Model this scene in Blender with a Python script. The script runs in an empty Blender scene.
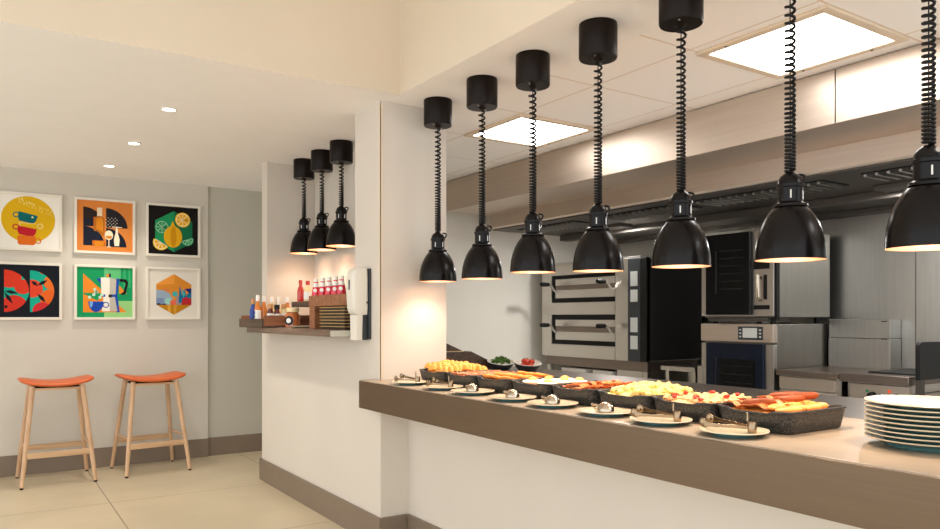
import bpy, bmesh, math, random
from mathutils import Vector, Matrix, Euler, noise
random.seed(7)
PI = math.pi
scn = bpy.context.scene
COL = scn.collection
ORG = {}

# ------------------------------------------------------------------ helpers
def lin(c):
    return tuple(((v/255)/12.92 if v/255 <= 0.04045 else (((v/255)+0.055)/1.055)**2.4) for v in c)

class MB:
    def __init__(s):
        s.v = []; s.f = []; s.m = []
    def add(s, vs, fs, m=0):
        o = len(s.v)
        s.v += [tuple(v) for v in vs]
        for i, f in enumerate(fs):
            s.f.append(tuple(a+o for a in f))
            s.m.append(m[i] if isinstance(m, (list, tuple)) else m)
        return s
    def box(s, x0, x1, y0, y1, z0, z1, m=0):
        v = [(x0,y0,z0),(x1,y0,z0),(x1,y1,z0),(x0,y1,z0),(x0,y0,z1),(x1,y0,z1),(x1,y1,z1),(x0,y1,z1)]
        return s.add(v, [(0,3,2,1),(4,5,6,7),(0,1,5,4),(1,2,6,5),(2,3,7,6),(3,0,4,7)], m)
    def loft(s, loops, m=0, cap0=True, cap1=True):
        n = len(loops[0]); vs = [p for l in loops for p in l]; fs = []; ms = []
        for k in range(len(loops)-1):
            for i in range(n):
                j = (i+1) % n
                fs.append((k*n+i, k*n+j, (k+1)*n+j, (k+1)*n+i))
                ms.append(m[k] if isinstance(m, (list, tuple)) else m)
        m0 = m[0] if isinstance(m, (list, tuple)) else m
        m1 = m[-1] if isinstance(m, (list, tuple)) else m
        if cap0: fs.append(tuple(range(n-1, -1, -1))); ms.append(m0)
        if cap1: fs.append(tuple((len(loops)-1)*n+i for i in range(n))); ms.append(m1)
        return s.add(vs, fs, ms)
    def lathe(s, prof, c=(0,0,0), n=28, m=0, cap0=True, cap1=True, sy=1.0):
        loops = [[(c[0]+max(r,1e-5)*math.cos(2*PI*i/n), c[1]+sy*max(r,1e-5)*math.sin(2*PI*i/n), c[2]+z) for i in range(n)] for r, z in prof]
        return s.loft(loops, m, cap0, cap1)
    def tube(s, pts, r, n=8, m=0):
        pts = [Vector(p) for p in pts]; loops = []
        up = None
        for i, p in enumerate(pts):
            t = (pts[min(i+1, len(pts)-1)] - pts[max(i-1, 0)]).normalized()
            if up is None:
                up = Vector((0,0,1)) if abs(t.z) < .9 else Vector((1,0,0))
            a = t.cross(up)
            if a.length < 1e-4: a = t.orthogonal()
            a.normalize(); b = a.cross(t).normalized(); up = b
            rr = r[i] if isinstance(r, (list, tuple)) else r
            loops.append([p + rr*(math.cos(2*PI*k/n)*a + math.sin(2*PI*k/n)*b) for k in range(n)])
        return s.loft(loops, m)
    def ell(s, c, r, rot=None, n=12, k=8, m=0, jit=0, seed=0):
        loops = []; R = rot or Matrix.Identity(3); c = Vector(c)
        for i in range(k+1):
            th = PI*i/k; l = []
            for j in range(n):
                ph = 2*PI*j/n
                p = Vector((math.sin(th)*math.cos(ph), math.sin(th)*math.sin(ph), -math.cos(th)))
                if i in (0, k): p = Vector((1e-4*math.cos(ph), 1e-4*math.sin(ph), -1 if i == 0 else 1))
                if jit: p *= 1 + jit*noise.noise(p*1.7 + Vector((seed*3.1, seed, 0)))
                l.append(c + R @ Vector((p.x*r[0], p.y*r[1], p.z*r[2])))
            loops.append(l)
        return s.loft(loops, m)
    def prism(s, poly, f0, f1, m=0):
        return s.loft([[f0(*p) for p in poly], [f1(*p) for p in poly]], m)
    def field(s, x0, x1, y0, y1, fz, nx=30, ny=30, m=0, mask=None):
        vs = [(x0+(x1-x0)*i/nx, y0+(y1-y0)*j/ny, fz(i/nx, j/ny)) for j in range(ny+1) for i in range(nx+1)]
        fs = []
        for j in range(ny):
            for i in range(nx):
                fs.append((j*(nx+1)+i, j*(nx+1)+i+1, (j+1)*(nx+1)+i+1, (j+1)*(nx+1)+i))
        return s.add(vs, fs, m)

def rrect(cx, cy, hx, hy, r, z, n=5):
    out = []
    for qx, qy, a0 in ((1,1,0), (-1,1,90), (-1,-1,180), (1,-1,270)):
        for i in range(n+1):
            a = math.radians(a0 + 90*i/n)
            out.append((cx+qx*(hx-r)+r*math.cos(a), cy+qy*(hy-r)+r*math.sin(a), z))
    return out

def build(name, mb, mats, org=(0,0,0), parent=None, bevel=0, smooth=True, ang=38, seg=2):
    me = bpy.data.meshes.new(name)
    ox, oy, oz = org
    me.from_pydata([(x-ox, y-oy, z-oz) for x, y, z in mb.v], [], mb.f)
    if not isinstance(mats, (list, tuple)): mats = [mats]
    for m in mats: me.materials.append(m)
    me.polygons.foreach_set('material_index', mb.m)
    bm = bmesh.new(); bm.from_mesh(me)
    bmesh.ops.recalc_face_normals(bm, faces=bm.faces); bm.to_mesh(me); bm.free()
    if smooth:
        me.polygons.foreach_set('use_smooth', [True]*len(me.polygons))
        me.set_sharp_from_angle(angle=math.radians(ang))
    me.update()
    o = bpy.data.objects.new(name, me); COL.objects.link(o)
    if parent is not None: o.parent = parent
    else: o.location = org
    if bevel:
        b = o.modifiers.new('bevel', 'BEVEL'); b.width = bevel; b.segments = seg
        b.limit_method = 'ANGLE'; b.angle_limit = math.radians(40); b.harden_normals = False
    return o

def tag(o, label=None, cat=None, group=None, kind=None):
    if label: o['label'] = label
    if cat: o['category'] = cat
    if group: o['group'] = group
    if kind: o['kind'] = kind
    return o

def thing(name, label, cat, loc, group=None):
    e = bpy.data.objects.new(name, None); COL.objects.link(e)
    e.empty_display_size = .1; e.location = loc; ORG[e] = tuple(loc)
    return tag(e, label, cat, group)

def part(name, mb, mats, root, parent=None, label=None, **k):
    o = build(name, mb, mats, ORG[root], parent or root, **k)
    if label: o['label'] = label
    return o

def single(name, mb, mats, label, cat, loc, group=None, **k):
    o = build(name, mb, mats, loc, None, **k); ORG[o] = tuple(loc)
    return tag(o, label, cat, group)

def struct(name, mb, mats, **k):
    o = build(name, mb, mats, (0,0,0), None, **k); o['kind'] = 'structure'
    return o

def copy_tree(o, parent=None):
    c = o.copy(); COL.objects.link(c)
    if parent is not None: c.parent = parent
    for ch in [x for x in bpy.data.objects if x.parent == o]:
        copy_tree(ch, c)
    return c

# ---------------------------------------------------------------- materials
def mat(name, rgb, rough=.5, metal=0, var=0, vscale=6, bump=0, bscale=60, stretch=None, emit=0, ecol=None, spec=None, coat=0, trans=0, speck=None, aniso=0, coords='Object', sss=0):
    m = bpy.data.materials.new(name); m.use_nodes = True
    nt = m.node_tree; N = nt.nodes; L = nt.links; b = N['Principled BSDF']
    c = lin(rgb)
    b.inputs['Base Color'].default_value = (*c, 1); b.inputs['Roughness'].default_value = rough
    b.inputs['Metallic'].default_value = metal
    if spec is not None: b.inputs['Specular IOR Level'].default_value = spec
    if coat: b.inputs['Coat Weight'].default_value = coat; b.inputs['Coat Roughness'].default_value = .08
    if trans: b.inputs['Transmission Weight'].default_value = trans
    if sss: b.inputs['Subsurface Weight'].default_value = sss; b.inputs['Subsurface Scale'].default_value = .01
    if emit:
        b.inputs['Emission Color'].default_value = (*lin(ecol or rgb), 1); b.inputs['Emission Strength'].default_value = emit
    tc = N.new('ShaderNodeTexCoord'); mp = N.new('ShaderNodeMapping'); L.new(tc.outputs[coords], mp.inputs[0])
    if stretch: mp.inputs['Scale'].default_value = stretch
    if var:
        n = N.new('ShaderNodeTexNoise'); n.inputs['Scale'].default_value = vscale; n.inputs['Detail'].default_value = 4
        L.new(mp.outputs[0], n.inputs['Vector'])
        r = N.new('ShaderNodeValToRGB'); L.new(n.outputs['Fac'], r.inputs[0])
        r.color_ramp.elements[0].position = .3; r.color_ramp.elements[1].position = .7
        r.color_ramp.elements[0].color = (*[max(0, x*(1-var)) for x in c], 1)
        r.color_ramp.elements[1].color = (*[min(1, x*(1+var)) for x in c], 1)
        L.new(r.outputs[0], b.inputs['Base Color'])
        if metal > .5:
            mr = N.new('ShaderNodeMapRange'); mr.inputs['To Min'].default_value = rough*.85; mr.inputs['To Max'].default_value = rough*1.2
            L.new(n.outputs['Fac'], mr.inputs[0]); L.new(mr.outputs[0], b.inputs['Roughness'])
    if speck:
        n = N.new('ShaderNodeTexNoise'); n.inputs['Scale'].default_value = speck[1]; n.inputs['Detail'].default_value = 3
        L.new(mp.outputs[0], n.inputs['Vector'])
        r = N.new('ShaderNodeValToRGB'); L.new(n.outputs['Fac'], r.inputs[0])
        r.color_ramp.elements[0].position = .48; r.color_ramp.elements[1].position = .62
        r.color_ramp.elements[0].color = (*c, 1); r.color_ramp.elements[1].color = (*lin(speck[0]), 1)
        L.new(r.outputs[0], b.inputs['Base Color'])
    if bump:
        n2 = N.new('ShaderNodeTexNoise'); n2.inputs['Scale'].default_value = bscale; n2.inputs['Detail'].default_value = 3
        L.new(mp.outputs[0], n2.inputs['Vector'])
        bp = N.new('ShaderNodeBump'); bp.inputs['Strength'].default_value = bump; bp.inputs['Distance'].default_value = .004
        L.new(n2.outputs['Fac'], bp.inputs['Height']); L.new(bp.outputs[0], b.inputs['Normal'])
    return m

def wood(name, c1, c2, rough=.5, axis='X', sc=3):
    m = bpy.data.materials.new(name); m.use_nodes = True
    nt = m.node_tree; N = nt.nodes; L = nt.links; b = N['Principled BSDF']
    b.inputs['Roughness'].default_value = rough
    tc = N.new('ShaderNodeTexCoord'); mp = N.new('ShaderNodeMapping'); L.new(tc.outputs['Object'], mp.inputs[0])
    st = {'X': (1, 14, 14), 'Y': (14, 1, 14), 'Z': (14, 14, 1)}[axis]; mp.inputs['Scale'].default_value = st
    n = N.new('ShaderNodeTexNoise'); n.inputs['Scale'].default_value = sc; n.inputs['Detail'].default_value = 6
    L.new(mp.outputs[0], n.inputs['Vector'])
    r = N.new('ShaderNodeValToRGB'); r.color_ramp.elements[0].position = .3; r.color_ramp.elements[1].position = .72
    r.color_ramp.elements[0].color = (*lin(c1), 1); r.color_ramp.elements[1].color = (*lin(c2), 1)
    L.new(n.outputs['Fac'], r.inputs[0]); L.new(r.outputs[0], b.inputs['Base Color'])
    return m

def tiles(name, base, joint, w, h, off, mortar, rough, var, smooth=.1, spec=.5):
    m = bpy.data.materials.new(name); m.use_nodes = True
    nt = m.node_tree; N = nt.nodes; L = nt.links; b = N['Principled BSDF']
    b.inputs['Roughness'].default_value = rough; b.inputs['Specular IOR Level'].default_value = spec
    tc = N.new('ShaderNodeTexCoord'); mp = N.new('ShaderNodeMapping'); L.new(tc.outputs['Object'], mp.inputs[0])
    mp.inputs['Location'].default_value = (-off[0], -off[1], 0)
    br = N.new('ShaderNodeTexBrick'); br.offset = 0; br.squash = 1
    br.inputs['Scale'].default_value = 1; br.inputs['Brick Width'].default_value = w; br.inputs['Row Height'].default_value = h
    br.inputs['Mortar Size'].default_value = mortar; br.inputs['Mortar Smooth'].default_value = smooth
    L.new(mp.outputs[0], br.inputs['Vector'])
    n = N.new('ShaderNodeTexNoise'); n.inputs['Scale'].default_value = 1.6; n.inputs['Detail'].default_value = 5
    L.new(tc.outputs['Object'], n.inputs['Vector'])
    r = N.new('ShaderNodeValToRGB'); c = lin(base)
    r.color_ramp.elements[0].position = .35; r.color_ramp.elements[1].position = .65
    r.color_ramp.elements[0].color = (*[x*(1-var) for x in c], 1); r.color_ramp.elements[1].color = (*[min(1, x*(1+var)) for x in c], 1)
    L.new(n.outputs['Fac'], r.inputs[0])
    mx = N.new('ShaderNodeMix'); mx.data_type = 'RGBA'
    L.new(br.outputs['Fac'], mx.inputs['Factor']); L.new(r.outputs[0], mx.inputs['A']); mx.inputs['B'].default_value = (*lin(joint), 1)
    L.new(mx.outputs['Result'], b.inputs['Base Color'])
    return m

M = {}
M['wall'] = mat('cream wall paint', (215,206,194), .75, var=.02, vscale=2, bump=.05, bscale=300)
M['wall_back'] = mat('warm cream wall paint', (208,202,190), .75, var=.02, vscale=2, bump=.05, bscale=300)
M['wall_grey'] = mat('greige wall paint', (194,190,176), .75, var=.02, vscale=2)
M['wall_white'] = mat('white kitchen wall panel', (232,226,214), .5, var=.01)
M['ceiling'] = mat('ceiling paint', (250,248,245), .85, var=.01)
M['coffer'] = mat('coffer plaster', (218,203,182), .85, var=.03, vscale=1.5)
M['tile_ceiling'] = tiles('kitchen ceiling tile', (252,249,244), (228,214,196), .609, .609, (2.6125, 2.809), .006, .8, .01, .3)
M['floor'] = tiles('beige floor tile', (204,189,161), (124,106,82), 1.25, 1.24, (.725, 4.26), .0032, .34, .07, .1, .35)
M['skirting'] = mat('taupe skirting', (128,112,96), .45, var=.04, vscale=4)
M['bronze'] = mat('bronze brushed fascia', (118,99,80), .40, .82, var=.06, vscale=3, stretch=(40,1,40))
M['steel'] = mat('brushed stainless steel', (198,193,186), .29, 1, var=.03, vscale=2)
M['steel_v'] = mat('stainless steel wall sheet', (184,183,178), .34, 1, var=.05, vscale=3, stretch=(30,30,1))
M['steel_side'] = mat('dull steel casing', (148,143,136), .36, 1, var=.06, vscale=2, stretch=(20,20,1))
M['steel_hood'] = mat('hood stainless steel', (206,192,178), .46, 1, var=.05, vscale=2, stretch=(30,1,30))
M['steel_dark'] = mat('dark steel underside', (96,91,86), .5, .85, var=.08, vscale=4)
M['steel_top'] = mat('dull steel worktop', (128,116,106), .36, .9, var=.08, vscale=3, stretch=(20,1,20))
M['top_stone'] = mat('warm pass top', (172,152,130), .36, 0, var=.12, vscale=5, spec=.5)
M['black_gloss'] = mat('black lamp enamel', (13,9,9), .24, 0, spec=.2)
M['black_canopy'] = mat('black canopy enamel', (22,13,8), .36, 0, spec=.14)
M['black'] = mat('black plastic', (16,15,14), .5, spec=.25)
M['cord'] = mat('black rubber cord', (14,13,12), .45, spec=.25)
M['copper'] = mat('copper lamp lining', (240,206,182), .35, .7)
M['bulb'] = mat('heat bulb glow', (255,230,196), .3, emit=14, ecol=(255,222,180))
M['panel_light'] = mat('ceiling light diffuser', (255,255,255), .5, emit=9, ecol=(255,251,248))
M['down_light'] = mat('downlight lens', (255,255,255), .5, emit=12, ecol=(255,246,230))
M['white_trim'] = mat('white powder coat', (238,234,226), .45)
M['panel_frame'] = mat('cream light frame', (226,208,184), .6)
M['charcoal'] = mat('charcoal enamel', (34,33,33), .45, var=.04, spec=.2)
M['glass_dark'] = mat('dark oven glass', (14,14,15), .2, spec=.18)
M['glass_blue'] = mat('blue black oven glass', (20,26,40), .2, spec=.2)
M['rack'] = mat('oven rack seen in glass', (26,27,30), .35, .3)
M['screen'] = mat('pale screen', (206,208,204), .4)
M['leather'] = mat('orange leather', (208,100,48), .45, var=.06, vscale=10, bump=.1, bscale=200)
M['ash'] = wood('pale ash wood', (190,150,112), (218,182,146), .45, 'Z')
M['ash_x'] = wood('pale ash wood rail', (192,152,112), (220,186,148), .45, 'X')
M['walnut'] = wood('reddish wood', (120,74,46), (166,110,74), .5, 'X')
M['darkwood'] = wood('dark stained wood', (56,42,32), (92,70,54), .5, 'Y')
M['shelfwood'] = wood('brown shelf laminate', (96,76,62), (128,104,86), .4, 'Y')
M['frame'] = mat('off white picture frame', (232,226,212), .45)
M['tray'] = mat('dark speckled melamine', (25,28,33), .42, speck=((92,86,76), 260), coords='Object')
M['plate'] = mat('cream glazed stoneware', (222,204,174), .25, var=.03, vscale=20, coat=.3)
M['teal'] = mat('teal glazed underside', (80,122,122), .25, coat=.4)
M['rim_brown'] = mat('sandy unglazed rim', (206,178,136), .5)
M['chrome'] = mat('polished steel', (186,172,154), .22, 1)
M['tong'] = mat('steel tongs', (152,130,104), .2, 1)
M['paper'] = mat('white plastic', (226,220,208), .4)
M['grey_plastic'] = mat('dark grey plastic', (46,50,54), .5)

# --------------------------------------------------------------------- setting
ZC = 2.425
struct('floor', MB().box(-3.2, 5.4, -2.6, 7.0, -.08, 0), M['floor'], smooth=False)
cb = MB().box(-3.2, 1.85, 3.489, 6.98, ZC, ZC+.12).box(1.85, 5.4, 5.76, 6.98, ZC, ZC+.12).box(1.85, 2.294, -2.6, 5.76, ZC, ZC+.12)
struct('floor_bounce_sheet', MB().box(3.12, 5.25, -2.6, 5.75, .0002, .004), mat('pale bounce sheet', (240,240,236), .45), smooth=False)  # unseen white sheet added to bounce panel light up to the kitchen ceiling
struct('ceiling', cb, M['ceiling'], smooth=False)
struct('ceiling_coffer', MB().box(-3.2, 1.95, -2.6, 3.589, 3.2, 3.3), M['ceiling'], smooth=False)
struct('trim_1', MB().box(-3.2, 1.85, 3.489, 3.589, ZC+.12, 3.2).box(1.85, 1.95, -2.6, 3.589, ZC+.12, 3.2).box(-3.2,1.8495,3.4885,3.489,ZC,ZC+.13).box(1.8495,1.85,-2.6,3.489,ZC,ZC+.13), M['coffer'], smooth=False)
struct('ceiling_kitchen', MB().box(2.294, 5.4, -2.6, 5.76, ZC+.004, ZC+.12), M['tile_ceiling'], smooth=False)
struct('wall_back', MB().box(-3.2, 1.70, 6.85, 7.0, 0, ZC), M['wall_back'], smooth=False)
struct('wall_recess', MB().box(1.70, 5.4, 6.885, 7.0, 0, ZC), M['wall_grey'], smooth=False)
# low wall with the self service opening, its end stud and the niche lining
struct('wall_side', MB().box(1.809, 2.28, 3.954, 5.66, 0, 1.138).box(1.809, 2.28, 5.54, 5.66, 1.138, ZC).box(2.19, 2.28, 3.954, 5.54, 1.138, ZC), M['wall'], smooth=False)
struct('wall_pillar', MB().box(1.809, 2.226, 3.625, 3.954, 0, ZC), M['wall'], smooth=False)
struct('wall_counter', MB().box(1.979, 2.06, -1.2, 3.625, 0, .757), M['wall'], smooth=False)
struct('wall_kitchen', MB().box(2.28, 5.4, 5.75, 5.85, 0, ZC), M['wall_white'], smooth=False)
struct('wall_boxing', MB().box(2.28, 2.80, 5.50, 5.75, 0, ZC), M['wall_white'], smooth=False)
struct('wall_rear', MB().box(5.25, 5.4, -1.2, 5.75, 0, ZC), M['steel_v'], smooth=False)
struct('trim_2', MB().box(1.8055, 1.8088, 3.6215, 3.64, .91, ZC-.02).box(1.8055, 1.82, 3.6215, 3.6248, .91, ZC-.02), M['panel_frame'], smooth=False)
struct('trim_3', MB().box(5.246, 5.2495, 2.515, 2.519, .9, 2.03).box(5.246, 5.2495, 1.3, 1.304, .9, 2.03), M['steel_dark'], smooth=False)
SK = .162
struct('baseboard_back', MB().box(-3.2, 1.70, 6.834, 6.8495, 0, SK).box(1.70, 5.2, 6.868, 6.8845, 0, SK), M['skirting'], bevel=.002)
struct('baseboard_side', MB().box(1.793, 1.8085, 3.609, 5.676, 0, SK).box(1.8085, 1.963, 3.609, 3.6245, 0, SK).box(1.8085,2.28,5.6605,5.676,0,SK), M['skirting'], bevel=.002)
struct('baseboard_counter', MB().box(1.963, 1.9785, -1.2, 3.6085, 0, SK), M['skirting'], bevel=.002)

# ------------------------------------------------------------------ ceiling lights
def downlight(x, y, label):
    t = thing('ceiling_downlight', label, 'ceiling light', (x, y, ZC), 'recessed downlights')
    part('trim_ring', MB().lathe([(.036,-.001),(.046,-.001),(.047,-.005),(.036,-.006)], (x,y,ZC), 28, cap0=False, cap1=False), M['white_trim'], t)
    part('lens', MB().lathe([(.037,-.002),(.02,-.0025),(0,-.0025)], (x,y,ZC), 28), M['down_light'], t)
    l = bpy.data.lights.new('downlight_beam', 'SPOT'); l.energy = 34; l.spot_size = 2.1; l.spot_blend = .9; l.color = (1,.91,.80); l.shadow_soft_size = .04
    o = bpy.data.objects.new('downlight_beam', l); COL.objects.link(o); o.parent = t; o.location = (0,0,-.02)
downlight(.886, 4.436, 'round white recessed ceiling downlight, nearest to the raised bulkhead')
downlight(.862, 5.434, 'round white recessed ceiling downlight, middle one of the three')
downlight(.831, 6.35, 'round white recessed ceiling downlight, closest to the wall of prints')

def light_panel(x0, x1, y0, y1, label):
    cx, cy = (x0+x1)/2, (y0+y1)/2
    z = ZC+.004
    t = thing('ceiling_light_panel', label, 'ceiling light', (cx, cy, z), 'square kitchen ceiling light panels')
    f = MB(); w = .04
    for a in ((x0-w,x0,y0-w,y1+w),(x1,x1+w,y0-w,y1+w),(x0,x1,y0-w,y0),(x0,x1,y1,y1+w)): f.box(*a, z-.014, z-.0005)
    part('frame', f, M['panel_frame'], t, bevel=.002)
    part('diffuser', MB().box(x0, x1, y0, y1, z-.009, z-.001), M['panel_light'], t)
    for sx in (x0-.02, x1+.02):
        for k in (.2, .8):
            part('screw', MB().lathe([(.006,0),(.005,-.003),(0,-.0035)], (sx, y0+(y1-y0)*k, z-.014), 10), M['steel_dark'], t)
light_panel(2.64, 3.17, 3.46, 3.98, 'square lit ceiling panel beyond the second and third counter lamps')
light_panel(2.70, 3.225, 1.63, 2.17, 'square lit ceiling panel nearest the extraction hood front')
light_panel(2.70, 3.225, -.20, .34, 'added square fill panel at the near end of the kitchen ceiling')  # extra panel added out of view to brighten the kitchen

# ------------------------------------------------------------------ heat lamps
def heat_lamp(x, y, zb, label, group, watts=16, nut=False, turn=0.0):
    t = thing('heat_lamp', label, 'heat lamp', (x, y, ZC), group)
    part('canopy', MB().lathe([(.0,-.001),(.076,-.001),(.077,-.01),(.077,-.134),(.074,-.14),(.02,-.141),(.012,-.15),(0,-.15)], (x,y,ZC), 32), M['black_canopy'], t)
    for k in (0.6, 3.74):
        part('screw', MB().lathe([(.004,0),(.004,-.003),(0,-.004)], (x+.05*math.cos(k), y+.05*math.sin(k), ZC-.140), 8), M['steel'], t)
    zt = zb + .268                                  # top of the socket
    ztop = ZC - .15; L = ztop - zt
    pts = []; z = ztop; a = turn; seg = 9
    pts.append((x, y, ztop+.004))
    loose = .035
    while z > zt + .004:
        f = (ztop - z)/L
        pitch = .019*(1-f)**1.3 + .0100
        rad = .0135 if f > .06 else .006+.0125*f/.06
        pts.append((x+rad*math.cos(a), y+rad*math.sin(a), z))
        a += 2*PI/seg; z -= pitch/seg
    pts.append((x, y, zt))
    part('coiled_cord', MB().tube(pts, .0045, 6), M['cord'], t)
    part('steel_wire', MB().tube([(x,y,ztop+.003),(x,y,zt)], .002, 6), M['black'], t)
    part('socket', MB().lathe([(0,.268),(.014,.268),(.018,.264),(.028,.257),(.034,.246),(.036,.234),(.0395,.232),(.0395,.222),(.036,.220),(.036,.178),(.040,.175),(.050,.170),(.051,.162),(.0,.161)], (x,y,zb), 28), M['black_gloss'], t)
    h = MB()
    ang = -.55
    hp = []
    for k in range(9):
        q = PI*k/8
        rr = .026+.020*math.sin(q)
        hp.append((x+rr*math.cos(ang), y+rr*math.sin(ang), zb+.262-.04*k/8+.012*math.sin(q)))
    h.tube(hp, .004, 7)
    part('cable_loop', h, M['black'], t)
    for q in (-2.5, -1.3):  # bright strips modelled in place of reflections on the socket
        cxx, cyy = x+.0362*math.cos(q), y+.0362*math.sin(q)
        part('socket_glint', MB().tube([(cxx,cyy,zb+.186),(cxx,cyy,zb+.211)], .0025, 6), M['steel'], t)
    if nut:
        q = -2.15
        part('hex_nut', MB().tube([(x+.030*math.cos(q), y+.030*math.sin(q), zb+.248), (x+.040*math.cos(q), y+.040*math.sin(q), zb+.250)], .008, 6), M['steel'], t, label='shiny hexagonal nut')
    prof = [(.044,.163),(.053,.156),(.067,.138),(.080,.114),(.0905,.086),(.0975,.056),(.1010,.026),(.1018,.006),(.1024,0)]
    part('shade', MB().lathe(prof, (x,y,zb), 40, cap0=False, cap1=False), M['black_gloss'], t)
    ins = [(.1024,0),(.0998,.001),(.0988,.026),(.0953,.055),(.0883,.084),(.0778,.111),(.0648,.134),(.048,.150),(0,.155)]
    part('shade_lining', MB().lathe(ins, (x,y,zb), 40, cap0=False, cap1=True), M['copper'], t, label='copper coloured inside of the shade')
    part('bulb', MB().lathe([(.014,.140),(.016,.115),(.028,.09),(.037,.06),(.034,.035),(.02,.022),(0,.018)], (x,y,zb), 20), M['bulb'], t, label='glowing bulb')
    l = bpy.data.lights.new('lamp_beam', 'SPOT'); l.energy = watts; l.spot_size = 2.3; l.spot_blend = .7; l.color = (1,.87,.70); l.shadow_soft_size = .035
    o = bpy.data.objects.new('lamp_beam', l); COL.objects.link(o); o.parent = t; o.location = (0,0,zb+.012-ZC)
LX = 2.069
G = 'black rise and fall heat lamps over the food counter'
for (y, zb, lab, n) in (
    (3.456, 1.442, 'black heat lamp over the counter, nearest the white pillar', False),
    (3.031, 1.438, 'black heat lamp over the counter, second from the white pillar', False),
    (2.627, 1.450, 'black heat lamp over the counter, third from the white pillar', False),
    (2.205, 1.434, 'black heat lamp hanging in front of the deck oven doors', False),
    (1.782, 1.428, 'black heat lamp hanging left of the upper combi oven, fifth from the pillar', False),
    (1.358, 1.424, 'large looking black heat lamp in front of the upper combi oven handle', False),
    (.960, 1.430, 'nearest black heat lamp, above the stack of plates, with shiny nut', True)):
    heat_lamp(LX, y, zb, lab, G, 7 if y > 3.3 else 8.5 if y < 1.1 else 11, n, y*3)
G = 'black heat lamps in the self service niche'
for (y, lab) in ((5.325, 'black heat lamp in the niche, farthest left above the sauce caddy'),
                 (4.975, 'black heat lamp in the niche, middle of its three'),
                 (4.635, 'black heat lamp in the niche, nearest the pillar')):
    heat_lamp(2.02, y, 1.725, lab, G, 4.5, False, y)

# ------------------------------------------------------------------ pass counter
t = thing('pass_counter', 'long serving counter with bronze fascia and warm lit pale top', 'counter', (1.711, 1.2, .758))
top = MB()
poly = [(1.716,-1.0),(2.456,-1.0),(2.456,4.2),(2.2835,4.2),(2.2835,3.6245),(1.8085,3.6245),(1.8085,3.690),(1.716,3.690)]
top.prism(poly, lambda x,y:(x,y,.880), lambda x,y:(x,y,.909))
part('worktop', top, M['top_stone'], t, bevel=.0015, smooth=False)
f = MB().prism([(1.711,-1.0),(1.730,-1.0),(1.730,3.6245),(1.8085,3.6245),(1.8085,3.692),(1.711,3.692)], lambda x,y:(x,y,.758), lambda x,y:(x,y,.9045))
part('fascia', f, M['bronze'], t, bevel=.0015, smooth=False)
part('soffit', MB().box(1.7305, 2.4, -1.0, 3.62, .7585, .774), M['white_trim'], t, smooth=False)
t = thing('prep_counter', 'dark steel counter running behind the row of food trays', 'counter', (2.457, 1.2, 0))
part('worktop', MB().box(2.458, 3.0875, -1.0, 4.2, .869, .909), M['steel_top'], t, bevel=.004)
part('cabinet', MB().box(2.5, 3.05, -.98, 4.18, .0, .868), M['steel'], t, smooth=False)

# end screen of dark wood at the far end of the counter
sp = MB()
def ypan(pts, y0, y1, mb, m=0):
    return mb.loft([[(x,y0,z) for x,z in pts],[(x,y1,z) for x,z in pts]], m)
t = thing('end_screen', 'dark brown sloping end screen standing at the far end of the counter', 'screen', (2.3, 4.0, .909))
ypan([(2.232,.9095),(2.90,.9095),(2.80,.95),(2.62,1.03),(2.52,1.035),(2.232,1.035)], 3.96, 4.02, sp)
part('screen_panel', sp, M['darkwood'], t, bevel=.003, smooth=False)
part('raised_board', ypan([(2.236,1.0355),(2.56,1.0355),(2.44,1.085),(2.236,1.085)], 3.97, 4.01, MB()), M['darkwood'], t, bevel=.002, smooth=False)
part('edge_strip', MB().box(2.30,2.56,3.955,3.9595,1.030,1.0345), M['rim_brown'], t)

# bowls of garnish
def bowl(x, y, r, label, fill):
    t = thing('salad_bowl', label, 'bowl', (x, y, .909), 'sloped salad bowls')
    n = 36; z0 = .9095
    def lp(rr, z, sl): return [(x+rr*math.cos(2*PI*i/n), y+rr*math.sin(2*PI*i/n), z0+z+sl*math.sin(2*PI*i/n+.3)) for i in range(n)]
    part('bowl_outside', MB().loft([lp(r*.5,0,0),lp(r*.62,.004,.0),lp(r*.85,.028,.006),lp(r,.056,.018)], cap1=False), M['grey_plastic'], t, label='dark grey outside')
    part('bowl_inside', MB().loft([lp(r,.056,.018),lp(r*.97,.058,.018),lp(r*.82,.03,.006),lp(r*.55,.012,0)], cap0=False), M['paper'], t, label='pale glazed inside')
    return t
bowl(2.78, 3.86, .088, 'grey bowl heaped with green herbs on the dark counter', 0)
bowl(2.86, 3.685, .088, 'grey bowl of red tomatoes on the dark counter', 1)
M['herb'] = mat('green herb leaf', (74,110,34), .5, var=.3, vscale=30)
lf = MB()
for i in range(160):
    a = random.uniform(0, 2*PI); r = .058*math.sqrt(random.random())
    c = Vector((2.78+r*math.cos(a), 3.86+r*math.sin(a), .950+.036*(1-(r/.065)**2)+random.uniform(-.008,.012)))
    R = Euler((random.uniform(-.9,.9), random.uniform(-.9,.9), random.uniform(0,6.3))).to_matrix()
    q = [(-.014,0,0),(-.005,.006,.002),(.006,.006,.003),(.014,0,0),(.006,-.006,.003),(-.005,-.006,.002)]
    q2 = [c + R @ Vector(p) for p in q]; q3 = [c + R @ (Vector(p)+Vector((0,0,-.0012))) for p in q]
    lf.loft([q3, q2])
o = single('herb_leaves', lf, M['herb'], 'green herb leaves heaped in the farther grey bowl', 'herbs', (2.78,3.86,.925)); o['kind'] = 'stuff'
M['tomato'] = mat('red tomato skin', (188,52,30), .32, var=.1, vscale=20, spec=.4)
M['stalk'] = mat('green stalk', (70,96,40), .6)
tr = thing('cherry_tomato', 'small red cherry tomato in the nearer grey bowl', 'tomato', (0,0,0), 'cherry tomatoes in the bowl')
part('flesh', MB().ell((0,0,.017), (.018,.018,.017), n=14, k=9), M['tomato'], tr)
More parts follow.
